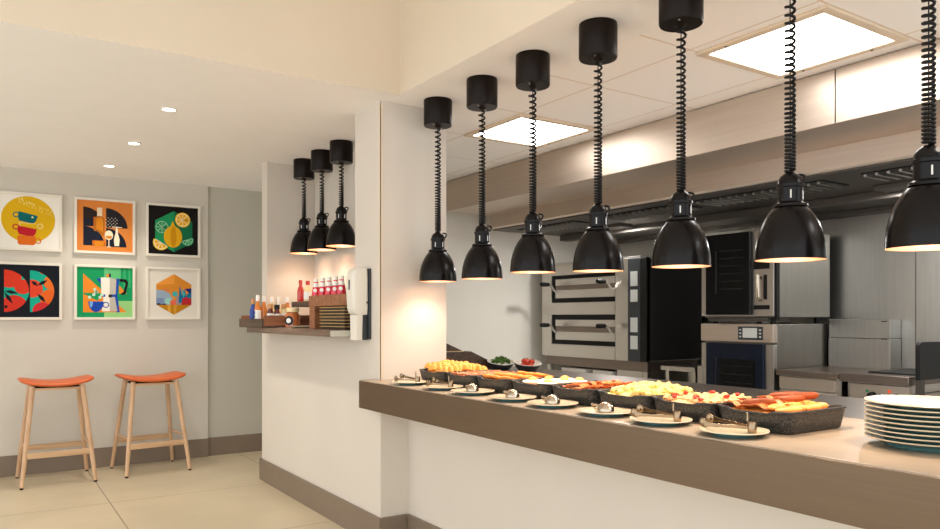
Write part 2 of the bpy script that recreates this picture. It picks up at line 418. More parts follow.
part('stalk', MB().lathe([(.006,.032),(.003,.035),(.001,.039)], (0,0,0), 6), M['stalk'], tr)
sp_ = [(0,0,.930),(.038,.0,.936),(-.038,.005,.936),(.012,.038,.936),(.0,-.04,.934),(.025,-.025,.957),(-.02,.02,.960),(.02,.024,.961),(-.022,-.022,.957)]
for i, (dx, dy, z) in enumerate(sp_):
    o = tr if i == 0 else copy_tree(tr)
    o.location = (2.86+dx*.8, 3.685+dy*.8, z-.004); o.rotation_euler = (random.uniform(-.5,.5), random.uniform(-.5,.5), 0)

# ------------------------------------------------------------------ food trays
TX0, TX1 = 1.915, 2.235
TP = .2705
TY = [1.256 + TP*k + TP/2 for k in range(8)]          # centres, near to far
def tray(cy, label):
    cx = (TX0+TX1)/2; hx = (TX1-TX0)/2; hy = TP/2-.003
    t = thing('food_tray', label, 'tray', (cx, cy, .909), 'dark speckled food trays')
    def lp(dx, z, r, dip=0):
        l = rrect(cx, cy, hx-dx, hy-dx, r, .9095+z, 6)
        if dip:
            l2 = []
            for (x, y, zz) in l:
                k = max(0, 1-abs((y-cy)/(hy*.62))**4) if abs(abs(x-cx)-(hx-dx)) < .004 else 0
                l2.append((x, y, zz-dip*k))
            return l2
        return l
    def lp2(dx, z, r, dip=0):
        # resample the straight sides so that the dip has points to bend
        base = lp(dx, z, r); out = []
        n = len(base)
        for i in range(n):
            a, b = base[i], base[(i+1) % n]
            out.append(a)
            if abs(a[0]-b[0]) < 1e-6 or abs(a[1]-b[1]) < 1e-6:
                for q in range(1, 12):
                    out.append((a[0]+(b[0]-a[0])*q/12, a[1]+(b[1]-a[1])*q/12, a[2]))
        res = []
        for (x, y, zz) in out:
            k = 0
            if abs(abs(x-cx)-(hx-dx)) < 1e-4:
                u = abs((y-cy)/(hy*.55)); k = 1 if u < .85 else max(0, 1-(u-.85)/.25)
            res.append((x, y, zz-dip*k))
        return res
    part('tray_body', MB().loft([lp2(.020,0,.026), lp2(.014,.005,.030), lp2(.007,.04,.033,.003), lp2(.003,.061,.036,.008), lp2(0,.063,.037,.008), lp2(0,.067,.037,.008), lp2(.009,.067,.031,.008), lp2(.016,.036,.028,.001), lp2(.022,.010,.024)]), M['tray'], t, ang=50)
    return t
names = ['dark speckled tray of sausages and bacon at the near end of the row',
         'dark speckled tray of egg with red tomato, second from the near end',
         'dark speckled tray heaped with yellow scrambled egg',
         'dark speckled tray of orange bacon rashers beyond the scrambled egg',
         'dark speckled tray of pale fried eggs, fifth from the near end',
         'dark speckled tray of orange hash browns, third from the pillar',
         'dark speckled tray of red brown beans, second from the pillar',
         'dark speckled tray of golden potato wedges nearest the pillar']
for k in range(8): tray(TY[k], names[k])
TZ = .9095+.0105
UP = .014
CX = (TX0+TX1)/2
def rot(a, b, c): return Euler((a,b,c)).to_matrix()
def nz(x, y, s): return noise.noise(Vector((x*s, y*s, s*.37)))
def fill(cy, base, amp, hump, scale, name, m, label, cat, nx=44, ny=38, extra=None):
    hx = .1475; hy = .1185; base += .014
    def fz(u, v):
        x = CX-hx+2*hx*u; y = cy-hy+2*hy*v
        e = min(1, min(u, 1-u, v, 1-v)*9)
        return TZ + (base + hump*math.sin(PI*u)*math.sin(PI*v) + amp*nz(x,y,scale) + amp*.6*nz(x+3,y,scale*2.3))*(.86+.14*e)
    b = MB()
    vs = []; nx_, ny_ = nx, ny
    b.field(CX-hx, CX+hx, cy-hy, cy+hy, fz, nx_, ny_)
    q = []
    for (x, y, z) in b.v:
        a, c = (x-CX)/hx, (y-cy)/hy
        q.append((CX+hx*a*(1-.10*abs(c)**7), cy+hy*c*(1-.12*abs(a)**7), z))
    b.v = q
    # underside
    o0 = len(b.v)
    ring = [i for i in range(nx_+1)] + [j*(nx_+1)+nx_ for j in range(1, ny_+1)] + [ny_*(nx_+1)+i for i in range(nx_-1, -1, -1)] + [j*(nx_+1) for j in range(ny_-1, 0, -1)]
    low = [(CX+(b.v[i][0]-CX)*.94, cy+(b.v[i][1]-cy)*.93, TZ+.0006) for i in ring]
    b.v += low; n = len(ring)
    for i in range(n):
        j = (i+1) % n
        b.f.append((ring[i], o0+i, o0+j, ring[j])); b.m.append(0)
    b.f.append(tuple(o0+i for i in range(n))); b.m.append(0)
    if extra: b.add(extra.v, extra.f, extra.m)
    o = single(name, b, m, label, cat, (CX, cy, TZ), ang=80); o['kind'] = 'stuff'
    return o
M['egg'] = mat('scrambled egg', (240,202,116), .45, var=.12, vscale=60, bump=.3, bscale=120)
M['egg2'] = mat('pale egg bake', (236,184,124), .45, var=.2, vscale=50, bump=.3, bscale=120)
M['bean'] = mat('beans in red sauce', (196,110,62), .35, var=.25, vscale=70, coat=.2)
M['sauce'] = mat('red brown sauce', (176,92,52), .3, var=.25, vscale=40)
M['potato'] = mat('golden roast potato', (228,158,66), .45, var=.16, vscale=30, bump=.2, bscale=150)
M['hash'] = mat('golden hash brown', (226,140,58), .5, var=.22, vscale=50, bump=.4, bscale=160)
M['omelette'] = mat('omelette fold', (234,158,72), .45, var=.2, vscale=30, bump=.2)
M['bacon'] = mat('bacon rasher', (218,128,70), .4, var=.3, vscale=18, stretch=(1,6,1))
M['eggwhite'] = mat('fried egg white', (248,236,214), .35, var=.03)
M['yolk'] = mat('fried egg yolk', (244,190,96), .3)
M['sausage'] = mat('browned sausage', (146,66,22), .4, var=.25, vscale=30, spec=.3)

# potato wedges
def scatter(mesh_o, spots, base_name=None):
    for i, (x, y, z, rx, ry, rz) in enumerate(spots):
        o = mesh_o if i == 0 else copy_tree(mesh_o)
        o.location = (x, y, z); o.rotation_euler = (rx, ry, rz)
w = MB()
for k in range(1):
    arc = [(.034*math.cos(a), .034*math.sin(a)) for a in [PI*i/10 for i in range(11)]]
    loops = []
    for f_, zz in ((.72,-.009),(.95,-.007),(1,-.002),(1,.002),(.95,.007),(.72,.009)):
        loops.append([(x*f_, y*f_-.012, zz) for x, y in arc])
    w.loft(loops)
wd = single('potato_wedge', w, M['potato'], 'golden half moon potato wedge in the tray nearest the pillar', 'potato wedge', (0,0,0), 'potato wedges in the far tray', ang=60)
spots = []
for r in range(4):
    for c in range(9):
        x = 1.958 + .0288*c + random.uniform(-.004,.004)
        y = TY[7] - .082 + .054*r + random.uniform(-.005,.005)
        hump = .012*math.sin(PI*(c+.5)/9)
        spots.append((x, y, .975 + hump + .004*r+random.uniform(-.003,.004), random.uniform(1.0,1.4), random.uniform(-.2,.2), -PI/2+random.uniform(-.35,.35)))
scatter(wd, spots)
fill(TY[7], .026, .006, .006, 40, 'potato_crumbs', M['potato'], 'layer of golden potato pieces beneath the wedges', 'potatoes')
# beans
b = MB()
for i in range(420):
    x = CX+random.uniform(-.132,.132); y = TY[6]+random.uniform(-.1,.1)
    b.ell((x, y, TZ+.050+.006*nz(x,y,60)+random.uniform(0,.004)), (.0085,.0055,.005), rot(random.uniform(-.4,.4),random.uniform(-.4,.4),random.uniform(0,3)), 7, 5, m=1)
fill(TY[6], .032, .006, .004, 60, 'bean_stew', [M['sauce'], M['bean']], 'red brown bean stew filling the second tray from the pillar', 'beans', extra=b)
# hash browns
hb = MB(); hb.loft([rrect(0,0,.036,.026,.012,0,4), rrect(0,0,.041,.031,.014,.004,4), rrect(0,0,.041,.031,.014,.011,4), rrect(0,0,.036,.026,.012,.015,4)])
h = single('hash_brown', hb, M['hash'], 'flat orange hash brown in the tray third from the pillar', 'hash brown', (0,0,0), 'hash browns', ang=60)
sp2 = []
for r in range(3):
    for c in range(4):
        sp2.append((CX-.100+.066*c+random.uniform(-.004,.004), TY[5]-.072+.07*r, TZ+.043+.006*(c%2)+random.uniform(0,.003), random.uniform(-.06,.06), .22, random.uniform(-.2,.2)))
scatter(h, sp2)
fill(TY[5], .024, .004, .002, 40, 'hash_crumbs', M['hash'], 'orange crumbs beneath the hash browns', 'crumbs')
# fried eggs
fe = thing('fried_egg', 'pale fried egg in the tray between hash browns and bacon', 'egg', (0,0,0), 'fried eggs')
ew = MB(); n = 22
def el(r, z, s): return [(r*(1+.10*math.sin(3*2*PI*i/n+s)+.06*math.sin(5*2*PI*i/n))*math.cos(2*PI*i/n), r*(1+.10*math.sin(3*2*PI*i/n+s))*math.sin(2*PI*i/n), z) for i in range(n)]
ew.loft([el(.041,0,0),el(.0425,.003,0),el(.038,.007,0),el(.024,.010,0),el(.001,.011,0)])
part('egg_white', ew, M['eggwhite'], fe, ang=70)
part('yolk', MB().ell((0,0,.011),(.019,.019,.011), n=16, k=8), M['yolk'], fe)
scatter(fe, [(CX-.09,TY[4]-.055,UP+TZ+.034,.05,0,.3),(CX,TY[4]-.058,UP+TZ+.037,-.04,.05,1.3),(CX+.09,TY[4]-.05,UP+TZ+.034,0,-.08,2.2),(CX-.085,TY[4]+.052,UP+TZ+.036,.03,.06,4),(CX+.005,TY[4]+.055,UP+TZ+.036,.05,0,5),(CX+.095,TY[4]+.052,UP+TZ+.034,-.05,-.05,.8)])
fill(TY[4], .026, .003, .002, 40, 'egg_bed', M['egg2'], 'pale set egg lying beneath the fried eggs', 'egg')
# bacon
def bacon_mesh(seed):
    b = MB(); n = 18; l0 = []; 
    pts = []
    for i in range(n+1):
        u = i/n; x = -.085+.17*u
        zc = .005*math.sin(u*11+seed)+.003*math.sin(u*23+seed*2)
        wv = .017+.003*math.sin(u*9+seed)
        yo = .004*math.sin(u*7+seed)
        pts.append([(x,yo-wv,zc+.002),(x,yo,zc-.001),(x,yo+wv,zc+.003),(x,yo+wv,zc+.006),(x,yo,zc+.002),(x,yo-wv,zc+.005)])
    b.loft(pts); return b
def bacons(cy, k, label, group, zz, x0=-.11, x1=.11):
    bo = single('bacon_rasher', bacon_mesh(k), M['bacon'], label, 'bacon', (0,0,0), group, ang=70)
    n = 8; s = []
    for i in range(n):
        s.append((CX+x0+(x1-x0)*i/(n-1), cy+random.uniform(-.012,.012), TZ+UP+zz+.004*(i % 3)+random.uniform(0,.004), .0, .0, PI/2+random.uniform(-.16,.16)))
    scatter(bo, s)
bacons(TY[3], 1, 'orange brown bacon rasher in the tray beyond the scrambled egg', 'bacon rashers beyond the egg', .038)
fill(TY[3], .026, .004, .002, 40, 'bacon_pieces', M['hash'], 'orange crisped pieces beneath the bacon beyond the egg', 'bacon')
# scrambled egg
b = MB()
for i in range(150):
    x = CX+random.uniform(-.125,.125); y = TY[2]+random.uniform(-.095,.095)
    hh = .046+.026*math.sin(PI*(x-CX+.142)/.284)*math.sin(PI*(y-TY[2]+.113)/.226)
    b.ell((x,y,TZ+hh+random.uniform(0,.01)), (random.uniform(.011,.022),random.uniform(.010,.018),random.uniform(.008,.014)), rot(random.uniform(-.5,.5),random.uniform(-.5,.5),random.uniform(0,3)), 9, 7, jit=.5, seed=i)
fill(TY[2], .034, .008, .026, 30, 'scrambled_egg', M['egg'], 'heap of yellow scrambled egg filling its tray', 'scrambled egg', 54, 46, b)
b = MB()
for i in range(110):
    x = CX+random.uniform(-.125,.125); y = TY[1]+random.uniform(-.1,.1)
    b.ell((x,y,TZ+UP+.036+random.uniform(0,.008)), (random.uniform(.010,.020),random.uniform(.008,.015),random.uniform(.004,.008)), rot(random.uniform(-.5,.5),random.uniform(-.5,.5),random.uniform(0,3)), 8, 6, jit=.6, seed=i)
fill(TY[1], .034, .006, .008, 34, 'egg_bake', M['egg2'], 'pale egg bake in the tray second from the near end', 'egg', extra=b)
tc_ = MB(); tc_.ell((0,0,0), (.012,.009,.006), n=10, k=7, jit=.3, seed=3)
to = single('tomato_chunk', tc_, M['tomato'], 'small red tomato chunk on the pale egg bake', 'tomato', (0,0,0), 'tomato chunks on the egg bake')
scatter(to, [(CX-.12,TY[1]-.06,UP+TZ+.048,0,0,.4),(CX-.115,TY[1]-.035,UP+TZ+.049,0,0,1.4),(CX-.095,TY[1]-.02,UP+TZ+.052,.2,0,2),(CX-.12,TY[1]+.05,UP+TZ+.047,0,0,1),(CX-.04,TY[1]+.07,UP+TZ+.055,0,.1,.4),(CX+.05,TY[1]+.03,UP+TZ+.055,.2,0,2.6),(CX+.08,TY[1]-.05,UP+TZ+.052,0,0,.9),(CX-.01,TY[1]-.075,UP+TZ+.053,0,.2,1.9),(CX-.085,TY[1]+.075,UP+TZ+.05,0,0,2.4)])
# near tray : bacon, omelette folds, sausages
fill(TY[0], .032, .004, .006, 34, 'omelette_base', M['omelette'], 'golden omelette layer in the nearest tray', 'omelette')
om = MB(); loops = []
for i in range(13):
    u = i/12; x = -.05+.1*u; k = math.sqrt(max(.02, 1-(2*u-1)**2))
    loops.append([(x, .026*k*math.cos(a)*(1 if math.cos(a) > 0 else .8), .010*k*math.sin(a)+.008) for a in [2*PI*j/14 for j in range(14)]])
om.loft(loops)
omo = single('omelette_fold', om, M['omelette'], 'golden folded omelette strip in the nearest tray', 'omelette', (0,0,0), 'omelette folds', ang=70)
scatter(omo, [(CX-.09+.06*i, TY[0]-.085+.012*(i%2), UP+TZ+.034, 0, 0, .15*(i-1)) for i in range(4)] + [(CX-.08+.07*i, TY[0]-.04, UP+TZ+.038, 0,0,.3-.2*i) for i in range(3)])
bacons(TY[0]+.035, 4, 'pinkish bacon rasher in the nearest tray behind the sausages', 'bacon rashers in the nearest tray', .040)
def sausage_mesh(bend):
    b = MB(); pts = []; rs = []
    for i in range(13):
        u = i/12; a = (u-.5)*bend
        pts.append((.1*(u-.5), bend*.018*(1-(2*u-1)**2), 0)); rs.append(.0125*math.sqrt(max(.03, 1-abs(2*u-1)**5)))
    b.tube(pts, rs, 12); return b
for bend, loc, rz, lab in ((.6, (CX-.100,TY[0]+.01,UP+TZ+.056), -.85, 'browned sausage at the front edge of the nearest tray'),
                           (.5, (CX+.085,TY[0]-.020,UP+TZ+.066), -.55, 'large browned sausage at the right of the nearest tray, tip raised'),
                           (-.5, (CX+.025,TY[0]-.005,UP+TZ+.060), -.75, 'browned sausage lying in the middle of the nearest tray'),
                           (.4, (CX+.095,TY[0]+.05,UP+TZ+.062), -.95, 'browned sausage at the back of the nearest tray')):
    o = single('sausage', sausage_mesh(bend), M['sausage'], lab, 'sausage', (0,0,0), 'sausages in the nearest tray')
    o.location = loc; o.rotation_euler = (0, -.08, rz)

# ------------------------------------------------------------------ spoon rests, spoons and tongs
def rest_plate(x, y, label):
    t = thing('rest_plate', label, 'plate', (x, y, .909), 'small cream utensil plates')
    z = .9094
    part('underside', MB().lathe([(0,.0),(.058,.0),(.060,.002),(.061,.007),(.096,.0135)], (x,y,z), 40, cap1=False), M['teal'], t, label='teal glazed underside')
    part('dish', MB().lathe([(.096,.0135),(.0985,.0150),(.0975,.0172),(.094,.0175),(.066,.0115),(.0,.0105)], (x,y,z), 40, cap0=False), M['plate'], t)
SX = 1.8150
RY = [1.371, 1.646, 1.897, 2.184, 2.438, 2.734, 2.990, 3.300]
rl = ['cream plate with tongs, nearest to the plate stack', 'cream plate with tongs in front of the pale egg tray',
      'cream plate with spoon in front of the scrambled egg', 'cream plate with spoon in front of the bacon tray',
      'cream plate with spoon in front of the fried egg tray', 'cream plate with spoon in front of the hash brown tray',
      'cream plate with tongs in front of the bean tray', 'cream plate with tongs closest to the pillar']
for y, l in zip(RY, rl): rest_plate(SX, y, l)
def tongs(x, y, a, label):
    t = thing('serving_tongs', label, 'tongs', (x, y, .921), 'steel serving tongs'); z = 0
    ORG[t] = (0,0,0)
    for s in (-1, 1):
        b = MB(); L = []
        for i in range(15):
            u = i/14
            px = .066 - .140*u
            py = s*(.004+.020*math.sin(u*PI*.62))
            zz = .014 + (.010*u if s > 0 else -.002*u)
            hh = .0050+.007*max(0,(u-.75)*4)**1.5
            L.append([(px,py-.001,zz-hh*.8),(px,py+.001,zz-hh*.8),(px,py+.001,zz+hh),(px,py-.001,zz+hh)])
        b.loft(L)
        part('arm', b, M['tong'], t, bevel=.0006)
        tip = MB(); tip.ell((-.080,s*.018,.016+(.010 if s > 0 else 0)), (.013,.0035,.014), n=12, k=8)
        part('gripping_tip', tip, M['tong'], t)
    part('hinge', MB().lathe([(0,0),(.012,0),(.0125,.002),(.0125,.030),(.011,.032),(0,.032)], (.066,0,0.0), 20), M['tong'], t)
    part('pull_tab', MB().lathe([(0,.032),(.0035,.032),(.003,.050),(.0018,.056),(0,.057)], (.052,0,0), 10), M['tong'], t)
    t.rotation_euler = (0,0,a)
tongs(SX+.004, RY[0]+.012, -1.45, 'steel tongs on the cream plate nearest to the plate stack')
tongs(SX+.004, RY[1]+.012, -1.35, 'steel tongs on the plate before the pale egg tray')
tongs(SX-.005, RY[6], -1.40, 'steel tongs on the plate before the bean tray')
tongs(SX-.010, RY[7], -1.35, 'steel tongs on the plate closest to the pillar')
def spoon(x, y, a, label):
    t = thing('serving_spoon', label, 'spoon', (x, y, .921), 'steel serving spoons'); ORG[t] = (0,0,0)
    b = MB(); n = 22; loops = []
    for k in range(8):
        th = (PI/2)*k/7
        loops.append([(.036*math.cos(th)*math.cos(2*PI*i/n), .029*math.cos(th)*math.sin(2*PI*i/n)*(1 if k < 7 else 1), .004+.031*math.sin(th)) for i in range(n)])
    b.loft(loops, cap0=True)
    part('spoon_bowl', b, M['chrome'], t, ang=60)
    part('handle', MB().tube([(.030,0,.006),(.045,0,.010),(.06,0,.013),(.09,0,.014),(.125,0,.012)], [.006,.0045,.004,.0045,.006], 8), M['chrome'], t)
    t.rotation_euler = (0,0,a)
for k, w_ in ((2,'the scrambled egg'),(3,'the bacon tray'),(4,'the fried egg tray'),(5,'the hash brown tray')):
    spoon(SX-.004, RY[k]-.005, 1.20, 'steel serving spoon face down on the plate before '+w_)

# ------------------------------------------------------------------ stack of dinner plates
PX, PY = 2.080, .966
PN = 9
for i in range(PN):
    z = .9095 + i*.0118
    lab = 'cream dinner plate at the %s of the stack on the counter' % ('top' if i == PN-1 else 'bottom') if i in (0, PN-1) else 'cream dinner plate inside the stack on the counter'
    t = thing('dinner_plate', lab, 'plate', (PX, PY, z), 'stacked dinner plates')
    part('underside', MB().lathe([(0,0),(.100,0),(.103,.003),(.105,.009),(.1465,.0215)], (PX,PY,z), 56, cap1=False), M['teal'], t, label='teal glazed underside')
    part('dish', MB().lathe([(.1465,.0215),(.1495,.0230),(.1500,.0246),(.1485,.0256),(.145,.0250),(.110,.0124),(0,.0116)], (PX,PY,z), 56, cap0=False), M['plate'], t)

# ------------------------------------------------------------------ extraction hood
t = thing('extraction_hood', 'long stainless extraction hood over the cooking line', 'extraction hood', (4.3, 2.5, 2.04))
hb = MB()
prof = [(3.375,2.166),(3.375,2.424),(5.2495,2.424),(5.2495,2.04),(3.845,2.04),(3.83,2.05),(3.83,2.166)]
ypan(prof, -.9, 5.499, hb)
part('hood_body', hb, M['steel_hood'], t, smooth=False, bevel=.003)
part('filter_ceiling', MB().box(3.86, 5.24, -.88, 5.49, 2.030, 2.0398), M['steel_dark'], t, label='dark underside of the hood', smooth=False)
for y0, y1 in ((4.55,5.30),(3.48,4.25),(2.42,3.33),(1.35,2.2),(.3,1.2)):
    b = MB(); b.box(3.99, 4.27, y0, y1, 2.024, 2.0295, 0)
    n = int((y1-y0)/.06)
    for i in range(n):
        yy = y0+.03+(y1-y0-.05)*i/(n-1)
        b.box(4.01, 4.25, yy-.004, yy+.012, 2.012, 2.024, 1)
    part('grease_filter', b, [M['black'], M['steel']], t, smooth=False)
part('rail', MB().box(4.62, 4.72, -.85, 5.45, 1.975, 2.0295).box(4.72,5.245,-.85,5.45,2.0,2.0295), M['steel_dark'], t, bevel=.004)
part('edge_channel', MB().box(5.10, 5.245, -.85, 5.45, 1.97, 2.0), M['steel_dark'], t, bevel=.003)
for yy in (4.55, 2.25):
    part('hood_light', MB().box(4.42, 4.56, yy-.11, yy+.11, 2.000, 2.0295), M['steel_dark'], t, bevel=.004)
    l = bpy.data.lights.new('hood_lamp', 'AREA'); l.shape = 'RECTANGLE'; l.size = .12; l.size_y = .2; l.energy = 17; l.color = (1,.98,.95)
    o = bpy.data.objects.new('hood_lamp', l); COL.objects.link(o); o.parent = t; o.location = (4.48-4.3, yy-2.5, 1.998-2.04)
for yy in (1.98,):
    part('panel_seam', MB().box(3.372, 3.3748, yy-.002, yy+.002, 2.17, 2.42), M['black'], t)
for yy in (1.40,):
    part('panel_outline', MB().box(4.0,4.3,yy+.35,yy+.37,2.02,2.0295).box(4.0,4.02,yy-.3,yy+.35,2.02,2.0295), M['black'], t)

# ------------------------------------------------------------------ deck pizza oven
t = thing('deck_oven', 'two deck stainless oven with dark side panel on a stand', 'oven', (4.8, 4.85, 0))
XF = 4.49
part('oven_body', MB().box(4.53, 5.17, 4.24, 5.56, .885, 1.735).box(4.50,4.53,5.43,5.57,.885,1.735), M['steel'], t, bevel=.003, smooth=False)
part('side_panel', MB().box(4.505, 5.165, 4.222, 4.2395, .895, 1.725), M['charcoal'], t, label='dark charcoal side panel', bevel=.002, smooth=False)
part('top_cover', MB().box(4.50, 5.16, 4.30, 5.50, 1.7355, 1.752), M['steel'], t, bevel=.003, smooth=False)
part('front_column', MB().box(XF, 4.53, 4.427, 4.575, .885, 1.735), M['steel'], t, bevel=.002, smooth=False)
cp = part('control_panel', MB().box(XF-.003, 4.53, 4.29, 4.4265, .885, 1.735, 0).box(XF-.003, 4.53, 4.222, 4.2895, .885, 1.735, 1), [M['grey_plastic'], M['black']], t, label='dark grey control strip', bevel=.002, smooth=False)
for z0, z1 in ((1.505,1.625),(1.375,1.475),(1.125,1.245),(.985,1.095)):
    part('display', MB().box(XF-.006, XF-.0032, 4.315, 4.395, z0, z1), M['screen'], t, parent=cp, label='pale grey display', bevel=.001, smooth=False)
part('front_recess', MB().box(4.515, 4.5298, 4.5752, 5.43, .885, 1.735), M['black'], t, smooth=False)
for zb_, zt_ in ((1.425,1.600),(1.040,1.225)):
    d = part('oven_door', MB().box(XF, 4.5145, 4.58, 5.36, zb_, zb_+.075, 0).box(XF+.006, 4.5145, 4.58, 5.36, zb_+.0755, zt_-.06, 1).box(XF, 4.5145, 4.58, 5.36, zt_-.0595, zt_, 0), [M['steel'], M['steel_top']], t, bevel=.002, smooth=False)
    for yy in (4.60, 5.345):
        zz = zt_-.05
        part('handle', MB().tube([(XF,yy,zz-.07),(XF-.03,yy,zz-.05),(XF-.055,yy,zz-.015),(XF-.085,yy,zz),(XF-.10,yy,zz)], .011, 10), M['steel'], t, parent=d)
        part('grip', MB().tube([(XF-.09,yy,zz),(XF-.10,yy,zz),(XF-.15,yy,zz),(XF-.185,yy,zz),(XF-.19,yy,zz)], [.012,.019,.021,.018,.008], 14), M['black'], t, parent=d, label='black handle grip')
for z0, z1 in ((1.272,1.382),(.885,.998),(1.635,1.735)):
    part('front_panel', MB().box(XF, 4.5145, 4.58, 5.43, z0, z1), M['steel'], t, bevel=.002, smooth=False)
st = MB()
st.box(4.53,5.15,4.25,5.55,.80,.8845)
part('stand_rail', st, M['steel_top'], t, bevel=.003, smooth=False)
for xx in (4.54, 5.09):
    for yy in (4.26, 5.49):
        part('leg', MB().box(xx, xx+.05, yy, yy+.05, 0, .7995), M['steel'], t, bevel=.003, smooth=False)
part('stand_panel', MB().box(4.535,4.545,4.31,4.60,.2,.7995), M['steel'], t, smooth=False)
part('shelf', MB().box(4.56,5.08,4.33,5.47,.45,.47), M['steel'], t, smooth=False)
for y0, y1, lab in ((5.05,5.40,'white storage tub under the deck oven, left one'),(4.70,4.97,'white storage tub under the deck oven, right one')):
    tb = thing('storage_tub', lab, 'box', (4.75,(y0+y1)/2,.47), 'white tubs under the oven')
    part('tub', MB().loft([rrect(4.75,(y0+y1)/2,.15,(y1-y0)/2-.02,.02,.4705), rrect(4.75,(y0+y1)/2,.16,(y1-y0)/2-.004,.02,.755)]), M['paper'], tb)
    part('lid', MB().loft([rrect(4.75,(y0+y1)/2,.165,(y1-y0)/2,.02,.7552), rrect(4.75,(y0+y1)/2,.163,(y1-y0)/2-.002,.02,.775)]), M['white_trim'], tb)

# small steel table between the ovens
t = thing('steel_table', 'small steel table in the gap between the two ovens', 'table', (4.8, 3.93, 0))
part('table_top', MB().box(4.52, 5.15, 3.76, 4.10, .83, .865), M['steel'], t, bevel=.003, smooth=False)
for xx in (4.55, 5.08):
    for yy in (3.78, 4.04):
        part('leg', MB().box(xx, xx+.035, yy, yy+.035, 0, .8295), M['steel'], t, bevel=.002, smooth=False)
part('undershelf', MB().box(4.59,5.07,3.82,4.03,.35,.37), M['steel'], t, smooth=False)

# ------------------------------------------------------------------ combi ovens
def combi(z0, z1, label, upper):
    t = thing('combi_oven', label, 'oven', (4.8, 3.37, z0), 'stacked combi ovens')
    xb = 5.16 if upper else 5.12
    part('casing', MB().box(4.53, xb, 3.068, 3.672, z0, z1), M['steel_side'], t, bevel=.004, smooth=False)
    fr = MB()
    if upper:
        fr.box(XF, 4.5295, 3.61, 3.672, z0+.01, z1).box(XF, 4.5295, 3.068, 3.236, z0+.01, z1)
        fr.box(XF+.01,4.5295,3.2365,3.6095,z0+.01,z1)
        part('front_frame', fr, M['steel'], t, bevel=.002, smooth=False)
        d = part('door', MB().box(XF-.03, XF+.008, 3.238, 3.612, z0+.018, z1-.004), M['glass_dark'], t, label='black glass door', bevel=.004, smooth=False)
        b = MB()
        for k in range(6): b.box(XF-.0315, XF-.0302, 3.29, 3.49, z0+.20+.055*k, z0+.206+.055*k)
        b.box(XF-.0315, XF-.0302, 3.51, 3.525, z0+.17, z0+.48)
        part('shelf_runner', b, M['rack'], t, parent=d, smooth=False)
        part('handle', MB().tube([(XF-.001,3.165,z1-.33),(XF-.035,3.165,z1-.325),(XF-.04,3.165,z1-.31),(XF-.04,3.165,z1-.46),(XF-.035,3.165,z1-.475),(XF-.001,3.165,z1-.48)], .013, 8), M['chrome'], t)
        part('handle_backing', MB().box(XF-.004,XF-.0003,3.12,3.145,z1-.48,z1-.31), M['black'], t, smooth=False)
        part('vent_grille', MB().box(XF-.003,XF-.0003,3.10,3.225,z0+.055,z0+.085).box(XF-.003,XF-.0003,3.10,3.225,z1-.27,z1-.21), M['black'], t, smooth=False)
        part('corner_post', MB().box(XF+.005, 4.5295, 3.05, 3.0675, z0-.02, z1), M['black'], t, smooth=False)
        part('flue', MB().lathe([(.03,0),(.03,.06),(0,.06)], (4.9,3.4,z1), 16), M['steel'], t)
        for xx in (4.56, 5.08):
            for yy in (3.12, 3.6): part('foot', MB().lathe([(.02,-.046),(.02,0)], (xx,yy,z0), 12), M['black'], t)
        part('drip_tray', MB().box(4.50,4.75,3.12,3.62,z0-.03,z0-.0005), M['steel_dark'], t, smooth=False)
    else:
        fr.box(XF, 4.5295, 3.62, 3.672, z0, 1.06).box(XF, 4.5295, 3.068, 3.135, z0, 1.06)
        fr.box(XF+.012,4.5295,3.1355,3.6195,z0,1.06)
        part('front_frame', fr, M['steel'], t, bevel=.002, smooth=False)
        c = part('control_band', MB().box(XF-.008, 4.5295, 3.068, 3.672, 1.075, z1), M['steel_hood'], t, bevel=.003, smooth=False)
        part('control_bezel', MB().box(XF-.012, XF-.0083, 3.145, 3.345, 1.09, 1.183), M['grey_plastic'], t, parent=c, bevel=.001, smooth=False)
        part('screen', MB().box(XF-.014, XF-.0122, 3.19, 3.305, 1.105, 1.173), M['screen'], t, parent=c, smooth=False)
        bt = MB()
        for yy in (3.165, 3.325):
            for k in range(3): bt.box(XF-.0145, XF-.0122, yy-.007, yy+.007, 1.107+.024*k, 1.117+.024*k)
        part('button', bt, M['screen'], t, parent=c, smooth=False)
        d = part('door', MB().box(XF-.02, XF+.010, 3.137, 3.618, z0+.05, 1.062), M['glass_blue'], t, label='blue black glass door', bevel=.004, smooth=False)
        b = MB(); b.box(XF-.0212, XF-.0202, 3.20, 3.50, z0+.12, .952, 1)
        for k in range(6): b.box(XF-.0225, XF-.0213, 3.22, 3.48, .90-.06*k, .906-.06*k, 0)
        b.box(XF-.0225, XF-.0213, 3.52, 3.535, z0+.1, .96, 0)
        part('shelf_runner', b, [M['rack'], M['glass_dark']], t, parent=d, smooth=False)
        part('door_post', MB().box(XF-.012, XF-.0005, 3.66, 3.70, z0, .885), M['steel'], t, smooth=False)
combi(.35, 1.20, 'lower combi oven with small control screen and blue black door', False)
combi(1.247, 1.85, 'upper combi oven with black glass door stacked on another', True)
t = thing('oven_stand', 'low steel stand carrying the stacked combi ovens', 'stand', (4.8, 3.37, 0))
part('stand_top', MB().box(4.5, 5.15, 3.075, 3.665, .30, .3495), M['steel'], t, smooth=False)
for xx in (4.52, 5.09):
    for yy in (3.09, 3.61): part('leg', MB().box(xx, xx+.04, yy, yy+.04, 0, .2995), M['steel'], t, smooth=False)

